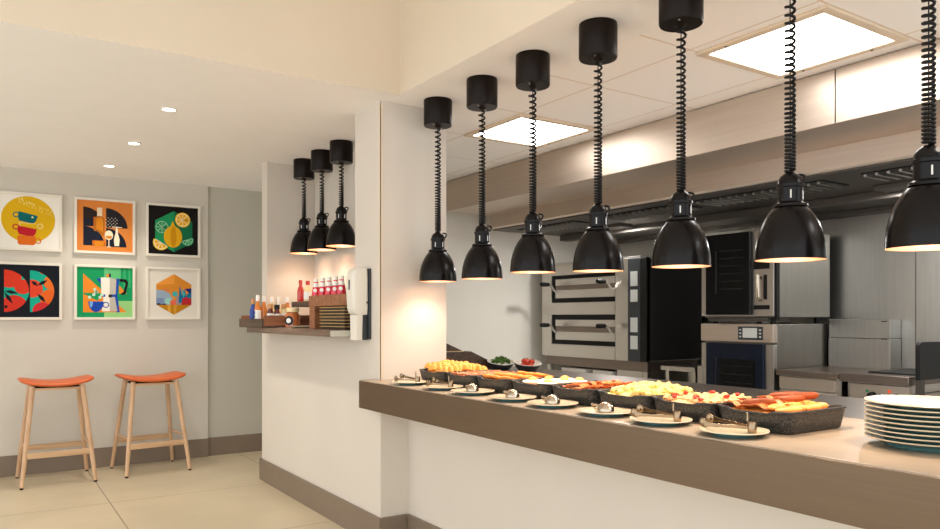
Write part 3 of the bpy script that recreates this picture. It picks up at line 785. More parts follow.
# ------------------------------------------------------------------ cooking suite
M['steel_pale'] = mat('pale satin steel', (214,202,188), .34, 1, var=.03, vscale=2)
t = thing('griddle_unit', 'steel griddle unit with tall flue upstand beside the combi ovens', 'griddle', (4.85, 2.83, 0))
part('cabinet', MB().box(4.52, 5.24, 2.612, 3.040, .0, .858), M['steel'], t, smooth=False, bevel=.002)
part('cooktop', MB().box(4.48, 5.10, 2.610, 3.045, .8585, .897), M['steel_top'], t, bevel=.004)
d = part('drawer', MB().box(4.494, 4.5195, 2.64, 3.03, .775, .852), M['steel_pale'], t, bevel=.003, smooth=False)
part('drawer', MB().box(4.494, 4.5195, 2.64, 3.03, .45, .762), M['steel_pale'], t, bevel=.003, smooth=False)
part('flue_upstand', MB().box(5.102, 5.245, 2.61, 3.045, .8585, 1.10, 0).box(5.106, 5.245, 2.612, 3.043, 1.103, 1.232, 0), M['steel_v'], t, bevel=.002, smooth=False)
part('flue_slot', MB().box(5.1,5.103,2.63,2.67,1.217,1.223).box(5.1,5.103,2.63,2.67,1.098,1.104), M['black'], t, smooth=False)
t = thing('hob_range', 'steel range with dark hob top and round control knobs', 'range', (4.85, 2.39, 0))
part('range_body', MB().box(4.53, 5.24, 2.185, 2.575, 0, .850), M['steel'], t, smooth=False)
part('hob_top', MB().box(4.47, 5.24, 2.182, 2.60, .8505, .902, 0), M['steel_top'], t, bevel=.004)
part('hot_plate', MB().box(4.62, 5.12, 2.20, 2.50, .9022, .912), M['charcoal'], t, bevel=.004)
fp = part('front_panel', MB().box(4.50, 4.5295, 2.195, 2.545, .70, .842), M['steel_pale'], t, bevel=.002, smooth=False)
for yy in (2.405, 2.26):
    part('knob', MB().tube([(4.4998,yy,.773),(4.475,yy,.773),(4.465,yy,.773)], [.026,.024,.016], 20), M['black'], t, parent=fp, label='black control knob')
M['green'] = mat('green indicator', (30,120,80), .3, emit=.3); M['red'] = mat('red indicator', (220,70,30), .3, emit=.5)
part('indicator', MB().tube([(4.4998,2.437,.801),(4.493,2.437,.801)], .008, 12), M['green'], t, parent=fp, label='green indicator')
part('indicator', MB().tube([(4.4998,2.305,.808),(4.493,2.305,.808)], .009, 12), M['red'], t, parent=fp, label='orange red indicator')
t = thing('deep_fryer', 'dark sided fryer unit at the right end of the cooking line', 'fryer', (4.85, 1.85, 0))
part('cabinet', MB().box(4.53, 5.24, 1.50, 2.165, 0, .80), M['steel_pale'], t, smooth=False)
gp = []
for px, pz in ((4.50,.885),(5.20,.885)): gp.append((px,pz))
gp += [(5.20,1.10)]
gp += [(4.50+.03-.03*math.sin(a), 1.105-.03+.03*math.cos(a)) for a in [PI/2*i/6 for i in range(7)]]
part('side_screen', ypan(gp, 2.135, 2.16, MB()), M['charcoal'], t, label='dark grey upright side screen', smooth=False)
part('screen_post', MB().box(4.505, 4.545, 2.13, 2.162, .8005, .8845), M['steel_dark'], t, smooth=False)
part('tap', MB().tube([(4.60,2.05,.8005),(4.60,2.05,.85),(4.60,2.04,.868),(4.585,2.0,.872),(4.575,1.97,.858)], .009, 10).lathe([(.02,0),(.018,.012),(0,.013)], (4.60,2.05,.8003), 14), M['chrome'], t)
single('wall_socket', MB().box(5.215, 5.2495, 2.325, 2.44, .93, 1.045).box(5.210,5.2155,2.335,2.43,.94,1.035), M['paper'], 'white square socket box on the steel wall behind the range', 'socket', (5.25,2.38,.99), bevel=.003, smooth=False)

# small steel shelf on the far kitchen wall
t = thing('wall_shelf', 'small steel shelf on the white kitchen wall behind the lamps', 'shelf', (2.55, 5.42, 1.59))
part('shelf_board', MB().box(2.3, 2.86, 5.25, 5.4995, 1.585, 1.60), M['steel_dark'], t, smooth=False)
part('back_lip', MB().box(2.3, 2.798, 5.485, 5.4995, 1.6003, 1.66), M['steel'], t, smooth=False)

# ------------------------------------------------------------------ bar stools
def stool(cx, cy, rz, label):
    t = thing('bar_stool', label, 'stool', (cx, cy, 0), 'bar stools below the prints'); ORG[t] = (0,0,0)
    s = MB(); L = []; nx = 26; nr = 24
    def prf(u, k):
        ring = []; z0 = .744 + .038*abs(u)**2.1
        for q in range(nr):
            a = 2*PI*q/nr; ca, sa = math.cos(a), math.sin(a)
            yy = .18*k[0]*math.copysign(abs(ca)**.45, ca); zz = .0215*k[1]*math.copysign(abs(sa)**.7, sa)
            ring.append((u*.250, yy, z0+zz-.004*(abs(ca)**4)))
        return ring
    for i in range(nx+1):
        u = -math.cos(PI*i/nx); au = abs(u)
        L.append(prf(u, (max(.5, (1-au**7)**.5*.45+.55), max(.12, (1-au**9)**.5))))
    s.loft(L)
    o = part('seat', s, M['leather'], t, ang=75)
    b = o.modifiers.new('soft', 'SUBSURF'); b.levels = 1; b.render_levels = 1
    seam = MB()
    part('seat_base', MB().box(-.15,.15,-.11,.11,.710,.7265), M['black'], t, bevel=.004)
    for sx in (-1, 1):
        for sy in (-1, 1):
            foot = Vector((sx*.241, sy*.238, .012)); topp = Vector((sx*.165, sy*.125, .734))
            part('leg', MB().tube([foot, foot.lerp(topp,.5), topp], [.0145,.0180,.0185], 14), M['ash'], t)
            part('foot_glide', MB().tube([Vector((foot.x,foot.y,0)), foot], .0125, 12), M['black'], t)
        a = Vector((sx*.211, -.193, .285)); c = Vector((sx*.211, .193, .285))
        part('side_rail', MB().tube([a, c], .010, 8), M['ash'], t)
    for sy in (-1, 1):
        y = sy*.2055; z = .232 if sy < 0 else .232
        part('foot_rail', MB().box(-.212, .212, y-.010, y+.010, z-.021, z+.021), M['ash_x'], t, bevel=.003)
        part('top_rail', MB().box(-.165, .165, sy*.13-.008, sy*.13+.008, .702, .720), M['ash_x'], t, bevel=.002)
    t.rotation_euler = (0,0,rz)
stool(.481, 6.506, .02, 'bar stool with orange leather saddle seat, left one below the prints')
stool(1.163, 6.531, .085, 'bar stool with orange leather saddle seat, right one near the wall corner')

# ------------------------------------------------------------------ framed prints
ART = {}
def amat(c):
    if c not in ART: ART[c] = mat('print ink %d %d %d' % c, c, .55, spec=.12)
    return ART[c]
def circ(x, y, r, a0=0, a1=360, n=36, ry=None):
    ry = ry or r
    return [(x+r*math.cos(math.radians(a0+(a1-a0)*i/n)), y+ry*math.sin(math.radians(a0+(a1-a0)*i/n))) for i in range(n + (0 if abs(a1-a0) == 360 else 1))]
def clip(poly, conv):
    out = poly
    area = sum(conv[i][0]*conv[(i+1)%len(conv)][1]-conv[(i+1)%len(conv)][0]*conv[i][1] for i in range(len(conv)))
    cv = conv if area > 0 else conv[::-1]
    for i in range(len(cv)):
        a, b = cv[i], cv[(i+1) % len(cv)]; inp = out; out = []
        def side(p): return (b[0]-a[0])*(p[1]-a[1])-(b[1]-a[1])*(p[0]-a[0])
        for j in range(len(inp)):
            p, q = inp[j], inp[(j+1) % len(inp)]; sp, sq = side(p), side(q)
            if sp >= 0: out.append(p)
            if sp*sq < 0:
                tt = sp/(sp-sq); out.append((p[0]+(q[0]-p[0])*tt, p[1]+(q[1]-p[1])*tt))
        if not out: return []
    return out
def ring(x, y, r, w, a0=0, a1=360, n=30):
    o = circ(x,y,r,a0,a1,n); i = circ(x,y,r-w,a0,a1,n)
    quads = []
    m = len(o)
    for k in range(m if abs(a1-a0) == 360 else m-1):
        quads.append([o[k], o[(k+1)%m], i[(k+1)%m], i[k]])
    return quads
def line(x0, y0, x1, y1, w):
    d = Vector((x1-x0, y1-y0)); d.normalize(); nn = Vector((-d.y, d.x))*w/2
    return [(x0+nn.x,y0+nn.y),(x0-nn.x,y0-nn.y),(x1-nn.x,y1-nn.y),(x1+nn.x,y1+nn.y)]
def rc(x0, y0, x1, y1): return [(x0,y0),(x1,y0),(x1,y1),(x0,y1)]
def framed(x0, x1, z0, z1, label, bg, shapes, wall=6.8495):
    t = thing('framed_print', label, 'picture', ((x0+x1)/2, wall, z0), 'framed prints on the back wall')
    w = .020; f = MB()
    for a in ((x0,x0+w,z0,z1),(x1-w,x1,z0,z1),(x0+w,x1-w,z0,z0+w),(x0+w,x1-w,z1-w,z1)):
        f.box(a[0], a[1], wall-.032, wall, a[2], a[3])
    part('frame', f, M['frame'], t, smooth=False, bevel=.0015)
    ax0, ax1, az0, az1 = x0+w, x1-w, z0+w, z1-w
    mats = [amat(bg)]; p = MB(); p.box(ax0, ax1, wall-.018, wall-.004, az0, az1, 0)
    idx = {bg: 0}; y = wall-.0180
    for k, (col, poly) in enumerate(shapes):
        if not poly: continue
        if col not in idx: idx[col] = len(mats); mats.append(amat(col))
        polys = poly if isinstance(poly[0][0], (tuple, list)) else [poly]
        y -= .00012
        for pp in polys:
            if len(pp) < 3: continue
            n0 = len(p.v)
            vs = [(ax0+(ax1-ax0)*u, y, az0+(az1-az0)*v) for u, v in pp]
            ar = sum(pp[i][0]*pp[(i+1)%len(pp)][1]-pp[(i+1)%len(pp)][0]*pp[i][1] for i in range(len(pp)))
            if ar < 0: vs = vs[::-1]
            p.add(vs, [tuple(range(len(vs)))], idx[col])
    me = bpy.data.meshes.new('print_sheet'); ox, oy, oz = ORG[t]
    me.from_pydata([(a-ox,b-oy,c-oz) for a,b,c in p.v], [], p.f)
    for m in mats: me.materials.append(m)
    me.polygons.foreach_set('material_index', p.m); me.update()
    o = bpy.data.objects.new('print_sheet', me); COL.objects.link(o); o.parent = t

R1 = (1.775, 2.232); R2 = (1.228, 1.682)
C1 = (.088, .548); C2 = (.634, 1.094); C3 = (1.178, 1.628)
W = (240,236,226)
rnd = random.Random(3)
# stacked cups
def quadcup(cx, cy, w, h, a, taper=.14):
    ca, sa = math.cos(a), math.sin(a)
    pts = [(-w/2,h/2),(-w/2+w*.02,-h*.1),(-w/2+taper*w,-h/2),(w/2-taper*w,-h/2),(w/2-w*.02,-h*.1),(w/2,h/2)]
    return [(cx+x*ca-y*sa, cy+x*sa+y*ca) for x, y in pts]
yel = (222,176,20)
sh = [(yel, circ(.49,.545,.44,n=48))]
dots = []
for i in range(70):
    u = rnd.uniform(.33,.88); v = .93-(u-.33)*.48+rnd.uniform(-.06,.05)
    if (u-.49)**2+(v-.545)**2 < .175: dots.append(circ(u,v,rnd.choice((.006,.009,.012)),n=8))
sh += [((240,216,120), dots),
       ((14,104,106), ring(.295,.625,.055,.02)), ((14,104,106), quadcup(.47,.575,.32,.17,-.22)), ((226,220,170), circ(.555,.59,.018,n=10)),
       ((238,220,150), [line(.34,.48,.60,.47,.012), line(.34,.48,.38,.35,.012), line(.38,.35,.52,.325,.012)] ), ((238,220,150), ring(.68,.43,.05,.014)),
       ((190,30,44), ring(.285,.395,.055,.02)), ((190,30,44), quadcup(.46,.315,.31,.16,-.18)),
       ((222,108,30), ring(.645,.145,.055,.02)), ((222,108,30), [(.315,.235),(.315,.09),(.345,.06),(.575,.06),(.605,.09),(.605,.235)])]
framed(*C1, *R1, 'framed print of stacked colourful cups on a yellow disc', W, sh)
# bottle and glass
nv = (24,30,46); bk = (44,34,34); am = (214,132,30)
org = (220,134,62)
sh = [(bk, [(.11,.49)]+circ(.11,.49,.38,0,90)), (nv, clip([(.11,.49)]+circ(.11,.49,.38,0,90), rc(0,.49,1,.64))), ((38,36,40), [(.515,.48)]+circ(.515,.48,.39,0,90)),
      (nv, [(.11,.11)]+circ(.11,.11,.38,0,90)), (nv, [(.515,.10)]+circ(.515,.10,.37,0,90))]
d = []
for i in range(7):
    for j in range(6):
        if (i+j) % 2 == 0: d.append(rc(.51+.032*i,.50+.034*j,.51+.032*i+.02,.50+.034*j+.012))
sh += [((214,204,190), d), ((190,86,26), rc(.29,.42,.34,.68)),
       ((176,104,30), [(.30,.40),(.30,.66),(.36,.70),(.44,.70),(.49,.64),(.49,.30),(.42,.33),(.36,.40)]), (am, [(.34,.45),(.34,.65),(.44,.68),(.46,.60),(.46,.38),(.40,.42)]),
       ((236,216,186), rc(.355,.70,.445,.87)), ((196,104,30), rc(.27,.12,.50,.215)), (am, rc(.31,.10,.47,.20)),
       ((240,222,192), circ(.565,.33,.075,ry=.095)), ((206,124,30), circ(.565,.315,.058,180,360,ry=.06)), ((240,222,192), rc(.556,.10,.574,.26)), ((240,222,192), rc(.53,.09,.60,.105)),
       ((244,230,204), [(.665,.12),(.655,.25),(.685,.38),(.69,.46),(.725,.46),(.73,.38),(.76,.25),(.75,.12)]), ((244,230,204), rc(.62,.49,.80,.505)), ((244,230,204), rc(.698,.42,.716,.50))]
framed(*C2, *R1, 'framed orange print of a bottle, glass and dark quarter circles', org, sh)
# lemons
gr = (34,150,94); dg = (20,110,72); ly = (236,178,28)
hexa = [(.51+.47*math.sin(math.radians(60*i))*.92, .48+.43*math.cos(math.radians(60*i))) for i in range(6)]
def slice_(x, y, r, rind, pith, fl, a0=0, a1=360):
    s = [(rind, ([(x,y)] if a1-a0 != 360 else [])+circ(x,y,r,a0,a1)), (pith, ([(x,y)] if a1-a0 != 360 else [])+circ(x,y,r*.86,a0,a1)), (fl, ([(x,y)] if a1-a0 != 360 else [])+circ(x,y,r*.78,a0,a1))]
    sp = []
    n = 8 if a1-a0 == 360 else 4
    for k in range(n+1):
        a = math.radians(a0+(a1-a0)*k/n); sp.append(line(x,y,x+r*.8*math.cos(a),y+r*.8*math.sin(a),.012))
    return s+[(pith, sp)]
sh = [(gr, hexa), (dg, clip(hexa, rc(.51,0,1,1)))]
sh += slice_(.27,.56,.145,gr,(170,214,180),gr)
sh += [(ly, [(.48,.70)]+circ(.49,.37,.185,75,-255,ry=.225)), ((214,150,16), circ(.50,.37,.06,ry=.22)), (dg, circ(.70,.55,.05,ry=.03))]
sh += slice_(.685,.735,.155,(244,196,30),(250,240,190),(238,172,20))
sh += slice_(.78,.32,.13,(24,140,90),(176,220,186),(40,160,100),200,380)
sh += slice_(.25,.24,.16,(248,210,60),(252,244,210),(240,180,30),150,330)
framed(*C3, *R1, 'framed black print of lemons and limes on a green hexagon', (22,18,18), sh)
# tomato halves
dk = (20,24,32); tl = (20,166,140); rd = (212,58,36)
def half(cx):
    return circ(cx,.50,.40,-90,90,40)
sh = []
for cx in (.10, .515):
    hf = half(cx); sh.append((tl, hf))
    cs = ((cx+.08,.76,.20,rd),(cx+.30,.58,.14,rd),(cx+.16,.20,.22,(206,52,36))) if cx < .3 else ((cx+.04,.55,.17,(220,70,44)),(cx+.33,.37,.17,(222,100,36)),(cx+.20,.13,.16,(200,44,48)),(cx+.36,.67,.14,(222,110,40)),(cx+.22,.90,.07,(206,60,40)))
    for (x,y,r,c) in cs: sh.append((c, clip(circ(x,y,r), hf)))
    lv = ((cx-.0,.50,cx+.23,.455),(cx+.0,.48,cx+.14,.25),(cx+.0,.18,cx+.06,.22)) if cx < .3 else ((cx+.02,.70,cx+.13,.60),(cx+.12,.61,cx+.29,.72),(cx+.12,.46,cx+.26,.28))
    for (a,b_,c,d_) in lv:
        mx, my = (a+c)/2, (b_+d_)/2; dx, dy = c-a, d_-b_; L_ = math.hypot(dx,dy); nx_, ny_ = -dy/L_*.035, dx/L_*.035
        sh.append((dk, clip([(a,b_),(mx-nx_,my-ny_),(c,d_),(mx+nx_,my+ny_)], rc(0,0,1,1))))
framed(*C1, *R2, 'framed dark print of red tomato half circles with teal', dk, sh)
# moka pot
gg = (24,150,92); og = (232,138,44)
sh = [((96,190,124), rc(.48,.33,1,1)), (gg, rc(.78,.33,1,1)), ((56,170,106), rc(.83,.6,.87,1)), ((56,170,106), rc(.92,.6,.96,1)), ((150,206,130), rc(.48,0,1,.33)), (gg, rc(.55,.33,.80,.75)),
      (og, [(.11,.87),(.11,.10),(.89,.10)]), (gg, [(.11,.47),(.11,.485),(.45,.485),(.36,.33)]), (og, [(.75,.65),(.89,.48),(.75,.48)]),
      ((34,78,168), [(.34,.78),(.42,.78),(.76,.78),(.72,.46),(.76,.10),(.70,.10),(.45,.48),(.42,.66)]),
      ((240,234,220), [(.42,.80),(.58,.80),(.58,.12),(.44,.12),(.47,.45),(.43,.48)]), ((190,184,172), [(.58,.80),(.70,.77),(.69,.48),(.67,.44),(.72,.12),(.58,.12)]),
      ((34,78,168), rc(.45,.41,.70,.46)), ((240,234,220), rc(.50,.41,.56,.46)), ((50,46,50), rc(.56,.40,.62,.46)), (og, rc(.52,.81,.575,.87)), ((30,40,60), rc(.565,.81,.60,.88)),
      ((30,26,30), [[(.76,.78),(.88,.77),(.88,.72),(.76,.72)], [(.88,.77),(.92,.70),(.87,.48),(.82,.48),(.87,.68),(.84,.72)], [(.78,.45),(.87,.47),(.87,.51),(.80,.50)]]),
      ((28,70,170), [(.21,.315)]+circ(.335,.315,.135,180,360,ry=.21)+[(.47,.315)]), ((120,170,220), [(.22,.315)]+circ(.25,.315,.03,180,360,ry=.12)), ((28,70,170), ring(.51,.25,.06,.018)),
      ((190,230,205), [circ(.22+.055*i+.02*(i%2),.40+.05*(i%3),.03,n=12) for i in range(5)]+[circ(.31,.56,.028,n=12),circ(.35,.50,.03,n=12)])]
framed(*C2, *R2, 'framed green print of a coffee pot and blue cup', gg, sh)
# hexagon landscape
hx_ = [(.51+.41*math.sin(math.radians(60*i))*1.0, .48+.43*math.cos(math.radians(60*i))) for i in range(6)]
def hc(p): return clip(p, hx_)
sh = [((214,136,44), hx_), ((230,150,60), hc([(.1,.67),(.52,.95),(.52,.70)])), ((150,170,190), hc([(.1,.58),(.30,.56),(.42,.50),(.50,.36),(.50,.26),(.1,.26)])), ((206,120,90), hc([(.24,.60),(.40,.58),(.44,.52),(.30,.58)])),
      ((120,140,176), hc(rc(.14,.26,.30,.40))), ((150,205,190), hc(circ(.40,.34,.07))), ((60,170,170), hc(circ(.53,.49,.055))), ((224,104,78), hc(circ(.50,.30,.07))),
      ((160,140,140), hc(rc(.55,.26,.66,.45))), ((20,110,150), hc([(.60,.30),(.62,.68),(.68,.46),(.72,.60),(.76,.45),(.86,.62),(.90,.40),(.74,.32)])), ((30,40,110), hc([(.72,.60),(.88,.62),(.84,.50)])),
      ((60,170,180), hc([(.66,.62),(.70,.40),(.74,.50)])), ((178,40,50), hc([(.66,.26),(.68,.40),(.76,.43),(.90,.38),(.90,.26)])),
      ((186,126,20), hc(rc(.1,0,.9,.262))), ((214,160,60), hc(rc(.38,0,.44,.262))), ((206,150,50), hc(rc(.50,0,.56,.262))), ((20,40,70), hc([(.14,.26),(.20,.30),(.26,.27),(.32,.29),(.36,.26)]))]
framed(*C3, *R2, 'framed white print with an orange landscape hexagon', (226,220,208), sh)

# ------------------------------------------------------------------ self service niche
SZ = 1.175
t = thing('niche_shelf', 'brown laminate shelf projecting from the self service opening', 'shelf', (1.75, 4.6, 1.138))
part('shelf_board', MB().prism([(1.62,3.872),(1.8085,3.872),(1.8085,3.9545),(2.189,3.9545),(2.189,5.539),(1.8085,5.539),(1.8085,5.42),(1.62,5.42)], lambda x,y:(x,y,1.1385), lambda x,y:(x,y,SZ)), M['shelfwood'], t, smooth=False, bevel=.002)
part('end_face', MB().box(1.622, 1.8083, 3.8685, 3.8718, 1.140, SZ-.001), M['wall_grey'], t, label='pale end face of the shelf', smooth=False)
part('steel_inlay', MB().box(1.66, 2.0, 4.58, 4.88, SZ+.0003, SZ+.004), M['steel'], t, label='steel inlay on the shelf', smooth=False)

def caddy():
    t = thing('sauce_caddy', 'open wooden caddy of sauces overhanging the niche shelf', 'caddy', (1.78, 5.25, SZ))
    z = SZ+.0005; x0, x1, y0, y1 = 1.597, 1.95, 5.0, 5.53
    part('caddy_base', MB().box(x0,x1,y0,y1,z,z+.014), M['darkwood'], t, smooth=False)
    part('front_board', MB().box(x0,x0+.014,y0,y1,z+.0145,z+.062), M['darkwood'], t, smooth=False)
    part('back_board', MB().box(x1-.014,x1,y0,y1,z+.0145,z+.088), M['walnut'], t, smooth=False)
    part('end_board', MB().box(x0+.0145,x1-.0145,y0,y0+.014,z+.0145,z+.085), M['walnut'], t, label='reddish wooden end board', smooth=False)
    part('end_board', MB().box(x0+.0145,x1-.0145,y1-.014,y1,z+.0145,z+.085), M['walnut'], t, smooth=False)
caddy()
M['sauce_orange'] = mat('orange sauce', (206,120,40), .2, coat=.4)
M['sauce_brown'] = mat('dark red sauce', (92,28,20), .2, coat=.4)
M['sauce_cream'] = mat('pale sauce', (232,210,160), .25, coat=.3)
M['sauce_pink'] = mat('bright red ketchup', (218,34,62), .22, coat=.4)
M['sauce_red'] = mat('red chilli sauce', (190,44,36), .22, coat=.4)
M['cap_white'] = mat('white cap', (240,236,228), .4)
M['label_white'] = mat('white paper label', (236,234,230), .5)
M['label_blue'] = mat('blue label band', (40,70,150), .5)
M['label_green'] = mat('green label band', (40,120,70), .5)
M['kraft'] = mat('tan lid', (196,140,84), .45)
def bottle(x, y, z, r, h, body, label, group, lab='band', capm='cap_white', cat='bottle', neckm=None, cone=False):
    t = thing('sauce_bottle', label, cat, (x,y,z), group); z += .0006
    if cone:
        part('glass', MB().lathe([(0,0),(r*.96,0),(r,.005),(r*.97,h*.22),(r*.78,h*.45),(r*.58,h*.62),(r*.52,h*.80),(0,h*.81)], (x,y,z), 20), M[body], t)
        part('neck_label', MB().lathe([(r*.76,h*.50),(r*.61,h*.63),(r*.55,h*.74)], (x,y,z), 18, cap0=False, cap1=False), M['label_white'], t, label='white neck label')
    else: part('glass', MB().lathe([(0,0),(r*.92,0),(r,.006),(r,h*.50),(r*.92,h*.58),(r*.55,h*.72),(r*.46,h*.78),(r*.46,h*.82),(0,h*.82)], (x,y,z), 20), M[body], t)
    part('cap', MB().lathe([(r*.5,h*.80),(r*.54,h*.805),(r*.54,h*.985),(r*.5,h),(0,h)], (x,y,z), 18), M[capm], t)
    if neckm: part('neck_label', MB().lathe([(r*.60,h*.70),(r*.50,h*.79)], (x,y,z), 18, cap0=False, cap1=False), M[neckm], t)
    if lab == 'band':
        part('label', MB().lathe([(r*1.008,h*.10),(r*1.008,h*.47)], (x,y,z), 20, cap0=False, cap1=False), M['label_white'], t, label='white label')
    if lab == 'blue':
        l = part('label', MB().lathe([(r*1.008,h*.06),(r*1.008,h*.50)], (x,y,z), 20, cap0=False, cap1=False), M['label_white'], t, label='white label')
        b = MB()
        for k, (m_, z0, z1) in enumerate(((0,.08,.20),(0,.36,.48),(1,.24,.34))):
            pts0 = [(x+r*1.014*math.cos(a), y+r*1.014*math.sin(a), z+h*z0) for a in [math.radians(165+8*i) for i in range(6)]]
            pts1 = [(p[0],p[1],z+h*z1) for p in pts0]
            b.add(pts0+pts1, [(i,i+1,i+7,i+6) for i in range(5)], m_)
        part('label_band', b, [M['label_blue'], M['label_green']], t, parent=l)
    if lab == 'dot':
        a0 = -2.2
        b = MB(); c0 = Vector((x+r*1.0*math.cos(a0), y+r*1.0*math.sin(a0), z+h*.30))
        b.tube([c0, c0+Vector((math.cos(a0),math.sin(a0),0))*.002], r*.45, 12)
        part('label', b, M['label_white'], t, label='round white label')
    return t
CZ = SZ+.0155
g = 'sauce bottles in the wooden caddy'
bottle(1.648, 5.25, CZ, .0235, .215, 'sauce_orange', 'orange sauce bottle with blue and white label at the caddy front', g, 'blue')
bottle(1.698, 5.27, CZ, .0235, .210, 'sauce_orange', 'plain orange sauce bottle second along the caddy', g, None)
bottle(1.749, 5.25, CZ, .0235, .205, 'sauce_cream', 'pale sauce bottle in the middle of the caddy', g, 'band')
bottle(1.803, 5.26, CZ, .0235, .205, 'sauce_cream', 'pale sauce bottle fourth along the caddy', g, None, neckm='label_white')
bottle(1.865, 5.25, CZ, .0235, .205, 'sauce_orange', 'white capped bottle at the inner end of the caddy', g, 'band')
bottle(1.650, 5.37, CZ, .0235, .19, 'label_blue', 'blue bottle with tan cap at the back of the caddy', g, None, 'kraft')
bottle(1.74, 5.40, CZ, .0235, .20, 'sauce_brown', 'dark red bottle with tan cap at the back of the caddy', g, 'band', 'kraft')
bottle(1.84, 5.38, CZ, .0235, .20, 'sauce_orange', 'orange bottle with tan cap at the back of the caddy', g, 'band', 'kraft')
def jar(x, y, z, r, h, body, label, group, lid='kraft', badge=False):
    t = thing('condiment_jar', label, 'jar', (x,y,z), group); z += .0006
    part('jar_glass', MB().lathe([(0,0),(r*.9,0),(r,.006),(r,h*.60),(r*.72,h*.74),(r*.7,h*.78),(0,h*.78)], (x,y,z), 22), M[body], t)
    part('lid', MB().lathe([(0,h*.781),(r*.84,h*.781),(r*.86,h*.80),(r*.86,h*.97),(r*.8,h),(0,h)], (x,y,z), 22), M[lid], t)
    if badge:
        a0 = -2.4; c0 = Vector((x+r*math.cos(a0), y+r*math.sin(a0), z+h*.36)); d = Vector((math.cos(a0),math.sin(a0),0))
        b_ = part('badge', MB().tube([c0-d*.002, c0+d*.004], r*.62, 8), M['black'], t, label='black octagonal badge')
        part('badge_mark', MB().tube([c0+d*.0042, c0+d*.0052], r*.34, 10), M['label_white'], t, parent=b_, label='pale mark on the badge')
    else:
        part('label', MB().lathe([(r*1.01,h*.16),(r*1.01,h*.56)], (x,y,z), 22, cap0=False, cap1=False), M['label_white'], t, label='white label')
g = 'small condiment jars in the caddy'
jar(1.682, 5.08, CZ, .022, .150, 'sauce_brown', 'small dark red sauce jar, left of the small caddy jars', g, 'kraft')
jar(1.730, 5.08, CZ, .022, .145, 'sauce_brown', 'small dark sauce jar between two other small caddy jars', g, 'black')
jar(1.780, 5.08, CZ, .022, .150, 'sauce_cream', 'small pale sauce jar, right of the small caddy jars', g, 'kraft')
M['jam'] = mat('amber preserve', (186,104,54), .2, coat=.5)
jar(1.790, 4.935, SZ, .052, .138, 'jam', 'large amber preserve jar with black badge beside the caddy', None, 'sauce_cream', True)
single('serving_dish', MB().lathe([(0,0),(.05,0),(.085,.010),(.086,.012),(.05,.004),(0,.003)], (1.79,4.73,SZ+.0042), 28), M['plate'], 'flat pale dish lying on the steel inlay of the niche shelf', 'dish', (1.79,4.73,SZ+.004))

# riser with ketchup bottles and the stack of wooden trays below
t = thing('wooden_riser', 'wooden riser box carrying ketchup bottles above stacked trays', 'riser', (1.95, 4.25, SZ))
z = SZ+.0005
part('riser_box', MB().box(1.765, 2.14, 3.975, 4.570, 1.318, 1.386), M['walnut'], t, smooth=False, bevel=.002)
part('upright', MB().box(1.768, 2.13, 4.475, 4.565, z, 1.3175), M['walnut'], t, smooth=False)
part('upright', MB().box(1.90, 2.13, 3.978, 3.990, z, 1.3175), M['walnut'], t, smooth=False)
t = thing('low_riser', 'lower dark wooden step beside the ketchup riser', 'riser', (1.95, 4.7, SZ))
part('riser_box', MB().box(1.80, 2.14, 4.575, 4.985, 1.318, 1.355), M['darkwood'], t, smooth=False, bevel=.002)
part('upright', MB().box(2.02, 2.13, 4.585, 4.68, z, 1.3175), M['grey_plastic'], t, smooth=False)
part('upright', MB().box(2.02, 2.13, 4.95, 4.98, z+.0, 1.3175), M['darkwood'], t, smooth=False)
g = 'ketchup bottles on the riser'
for i, y in enumerate((4.530, 4.420, 4.315, 4.215, 4.125)):
    lab = ('small red ketchup bottle at the left end of the riser row','small red ketchup bottle second from the left on the riser','small red ketchup bottle in the middle of the riser row','small red ketchup bottle fourth from the left on the riser','small red ketchup bottle at the right end of the riser row')[i]
    bottle(1.80, y, 1.386, .027, .110, 'sauce_pink', lab, g, 'dot', cone=True)
bottle(1.855, 4.955, 1.355, .023, .150, 'sauce_red', 'tall red chilli bottle on the lower dark step', None, None, 'sauce_red')
bottle(1.855, 4.82, 1.355, .026, .140, 'sauce_cream', 'pale dressing bottle with red cap on the lower step', None, 'band', 'sauce_red')
M['tray_dark'] = wood('dark tray wood', (38,28,20), (66,48,34), .5, 'Y')
M['tray_rim'] = mat('gold tray edge', (206,168,104), .4)
g = 'wooden trays stacked under the riser'
for i in range(7):
    z0 = SZ+.0008+.0192*i
    lab = 'dark wooden serving tray, %s of the stack under the riser' % ('bottom' if i == 0 else 'topmost') if i in (0, 6) else 'dark wooden serving tray in the middle of the stack under the riser'
    tt = thing('serving_tray', lab, 'tray', (1.9, 4.22, z0), g)
    part('tray_base', MB().box(1.765, 2.09, 4.000, 4.365, z0, z0+.0145), M['tray_dark'], tt, smooth=False, bevel=.002)
    part('tray_edge', MB().box(1.757, 2.095, 3.995, 4.370, z0+.0148, z0+.0186), M['tray_rim'], tt, smooth=False, label='pale gold edge')

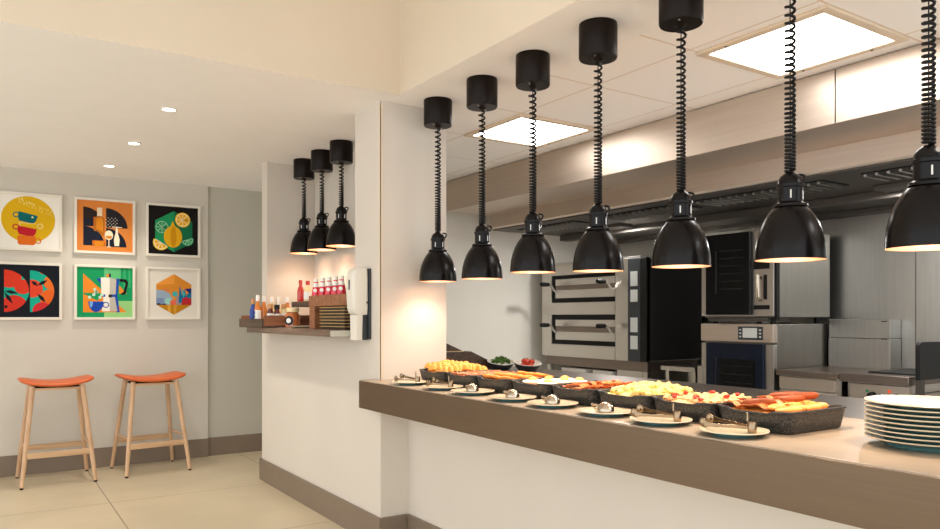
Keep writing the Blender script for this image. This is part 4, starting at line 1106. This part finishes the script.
# ------------------------------------------------------------------ soap dispenser
t = thing('soap_dispenser', 'white wall dispenser with grey back plate on the pillar edge', 'dispenser', (1.809, 3.795, 1.12))
part('back_plate', MB().box(1.796, 1.8088, 3.738, 3.852, 1.125, 1.52), M['grey_plastic'], t, bevel=.004)
b = MB(); L = []
for z_, x_, w_, r_ in ((1.262,1.726,.040,.012),(1.275,1.712,.046,.014),(1.30,1.705,.050,.016),(1.40,1.699,.0515,.018),(1.48,1.701,.050,.018),(1.51,1.712,.046,.018),(1.522,1.735,.040,.012)):
    L.append(rrect((x_+1.7958)/2, 3.795, (1.7958-x_)/2, w_, r_, z_, 5))
b.loft(L); part('cover', b, M['paper'], t, ang=50)
part('level_window', MB().box(1.6965,1.7005,3.785,3.797,1.40,1.455), M['grey_plastic'], t, smooth=False, label='dark level window')
part('nozzle_housing', MB().loft([rrect(1.744,3.795,.022,.036,.008,1.122), rrect(1.744,3.795,.024,.038,.008,1.2615)]), M['paper'], t)
part('drip_block', MB().box(1.7685,1.7955,3.76,3.83,1.122,1.2615), M['grey_plastic'], t, bevel=.003)
part('lock', MB().tube([(1.785,3.7425,1.33),(1.785,3.7405,1.33)], .006, 10), M['grey_plastic'], t)

# ------------------------------------------------------------------ light
w = bpy.data.worlds.new('room daylight'); scn.world = w; w.use_nodes = True
bg = w.node_tree.nodes['Background']; bg.inputs[0].default_value = (.95, .98, 1.0, 1); bg.inputs[1].default_value = 2.05
def area(name, loc, rot_, sx, sy, e, col):
    l = bpy.data.lights.new(name, 'AREA'); l.shape = 'RECTANGLE'; l.size = sx; l.size_y = sy; l.energy = e; l.color = col
    o = bpy.data.objects.new(name, l); COL.objects.link(o); o.location = loc; o.rotation_euler = rot_
area('coffer_fill', (-.4, .6, 3.15), (0,0,0), 3.4, 3.6, 6, (1,.97,.93))  # unseen area fill added inside the coffer, no fitting modelled

# ------------------------------------------------------------------ camera
cam = bpy.data.cameras.new('camera'); co = bpy.data.objects.new('camera', cam); COL.objects.link(co)
co.location = (0, 0, 1.25); co.rotation_euler = (PI/2, 0, -math.atan2(489, 742))
cam.sensor_width = 36; cam.lens = 36*742/940; cam.shift_y = 52.5/940; cam.clip_start = .05
scn.camera = co
vs = scn.view_settings
vs.view_transform = 'Standard'; vs.look = 'None'; vs.gamma = 1; vs.use_curve_mapping = False; vs.exposure = 0.08
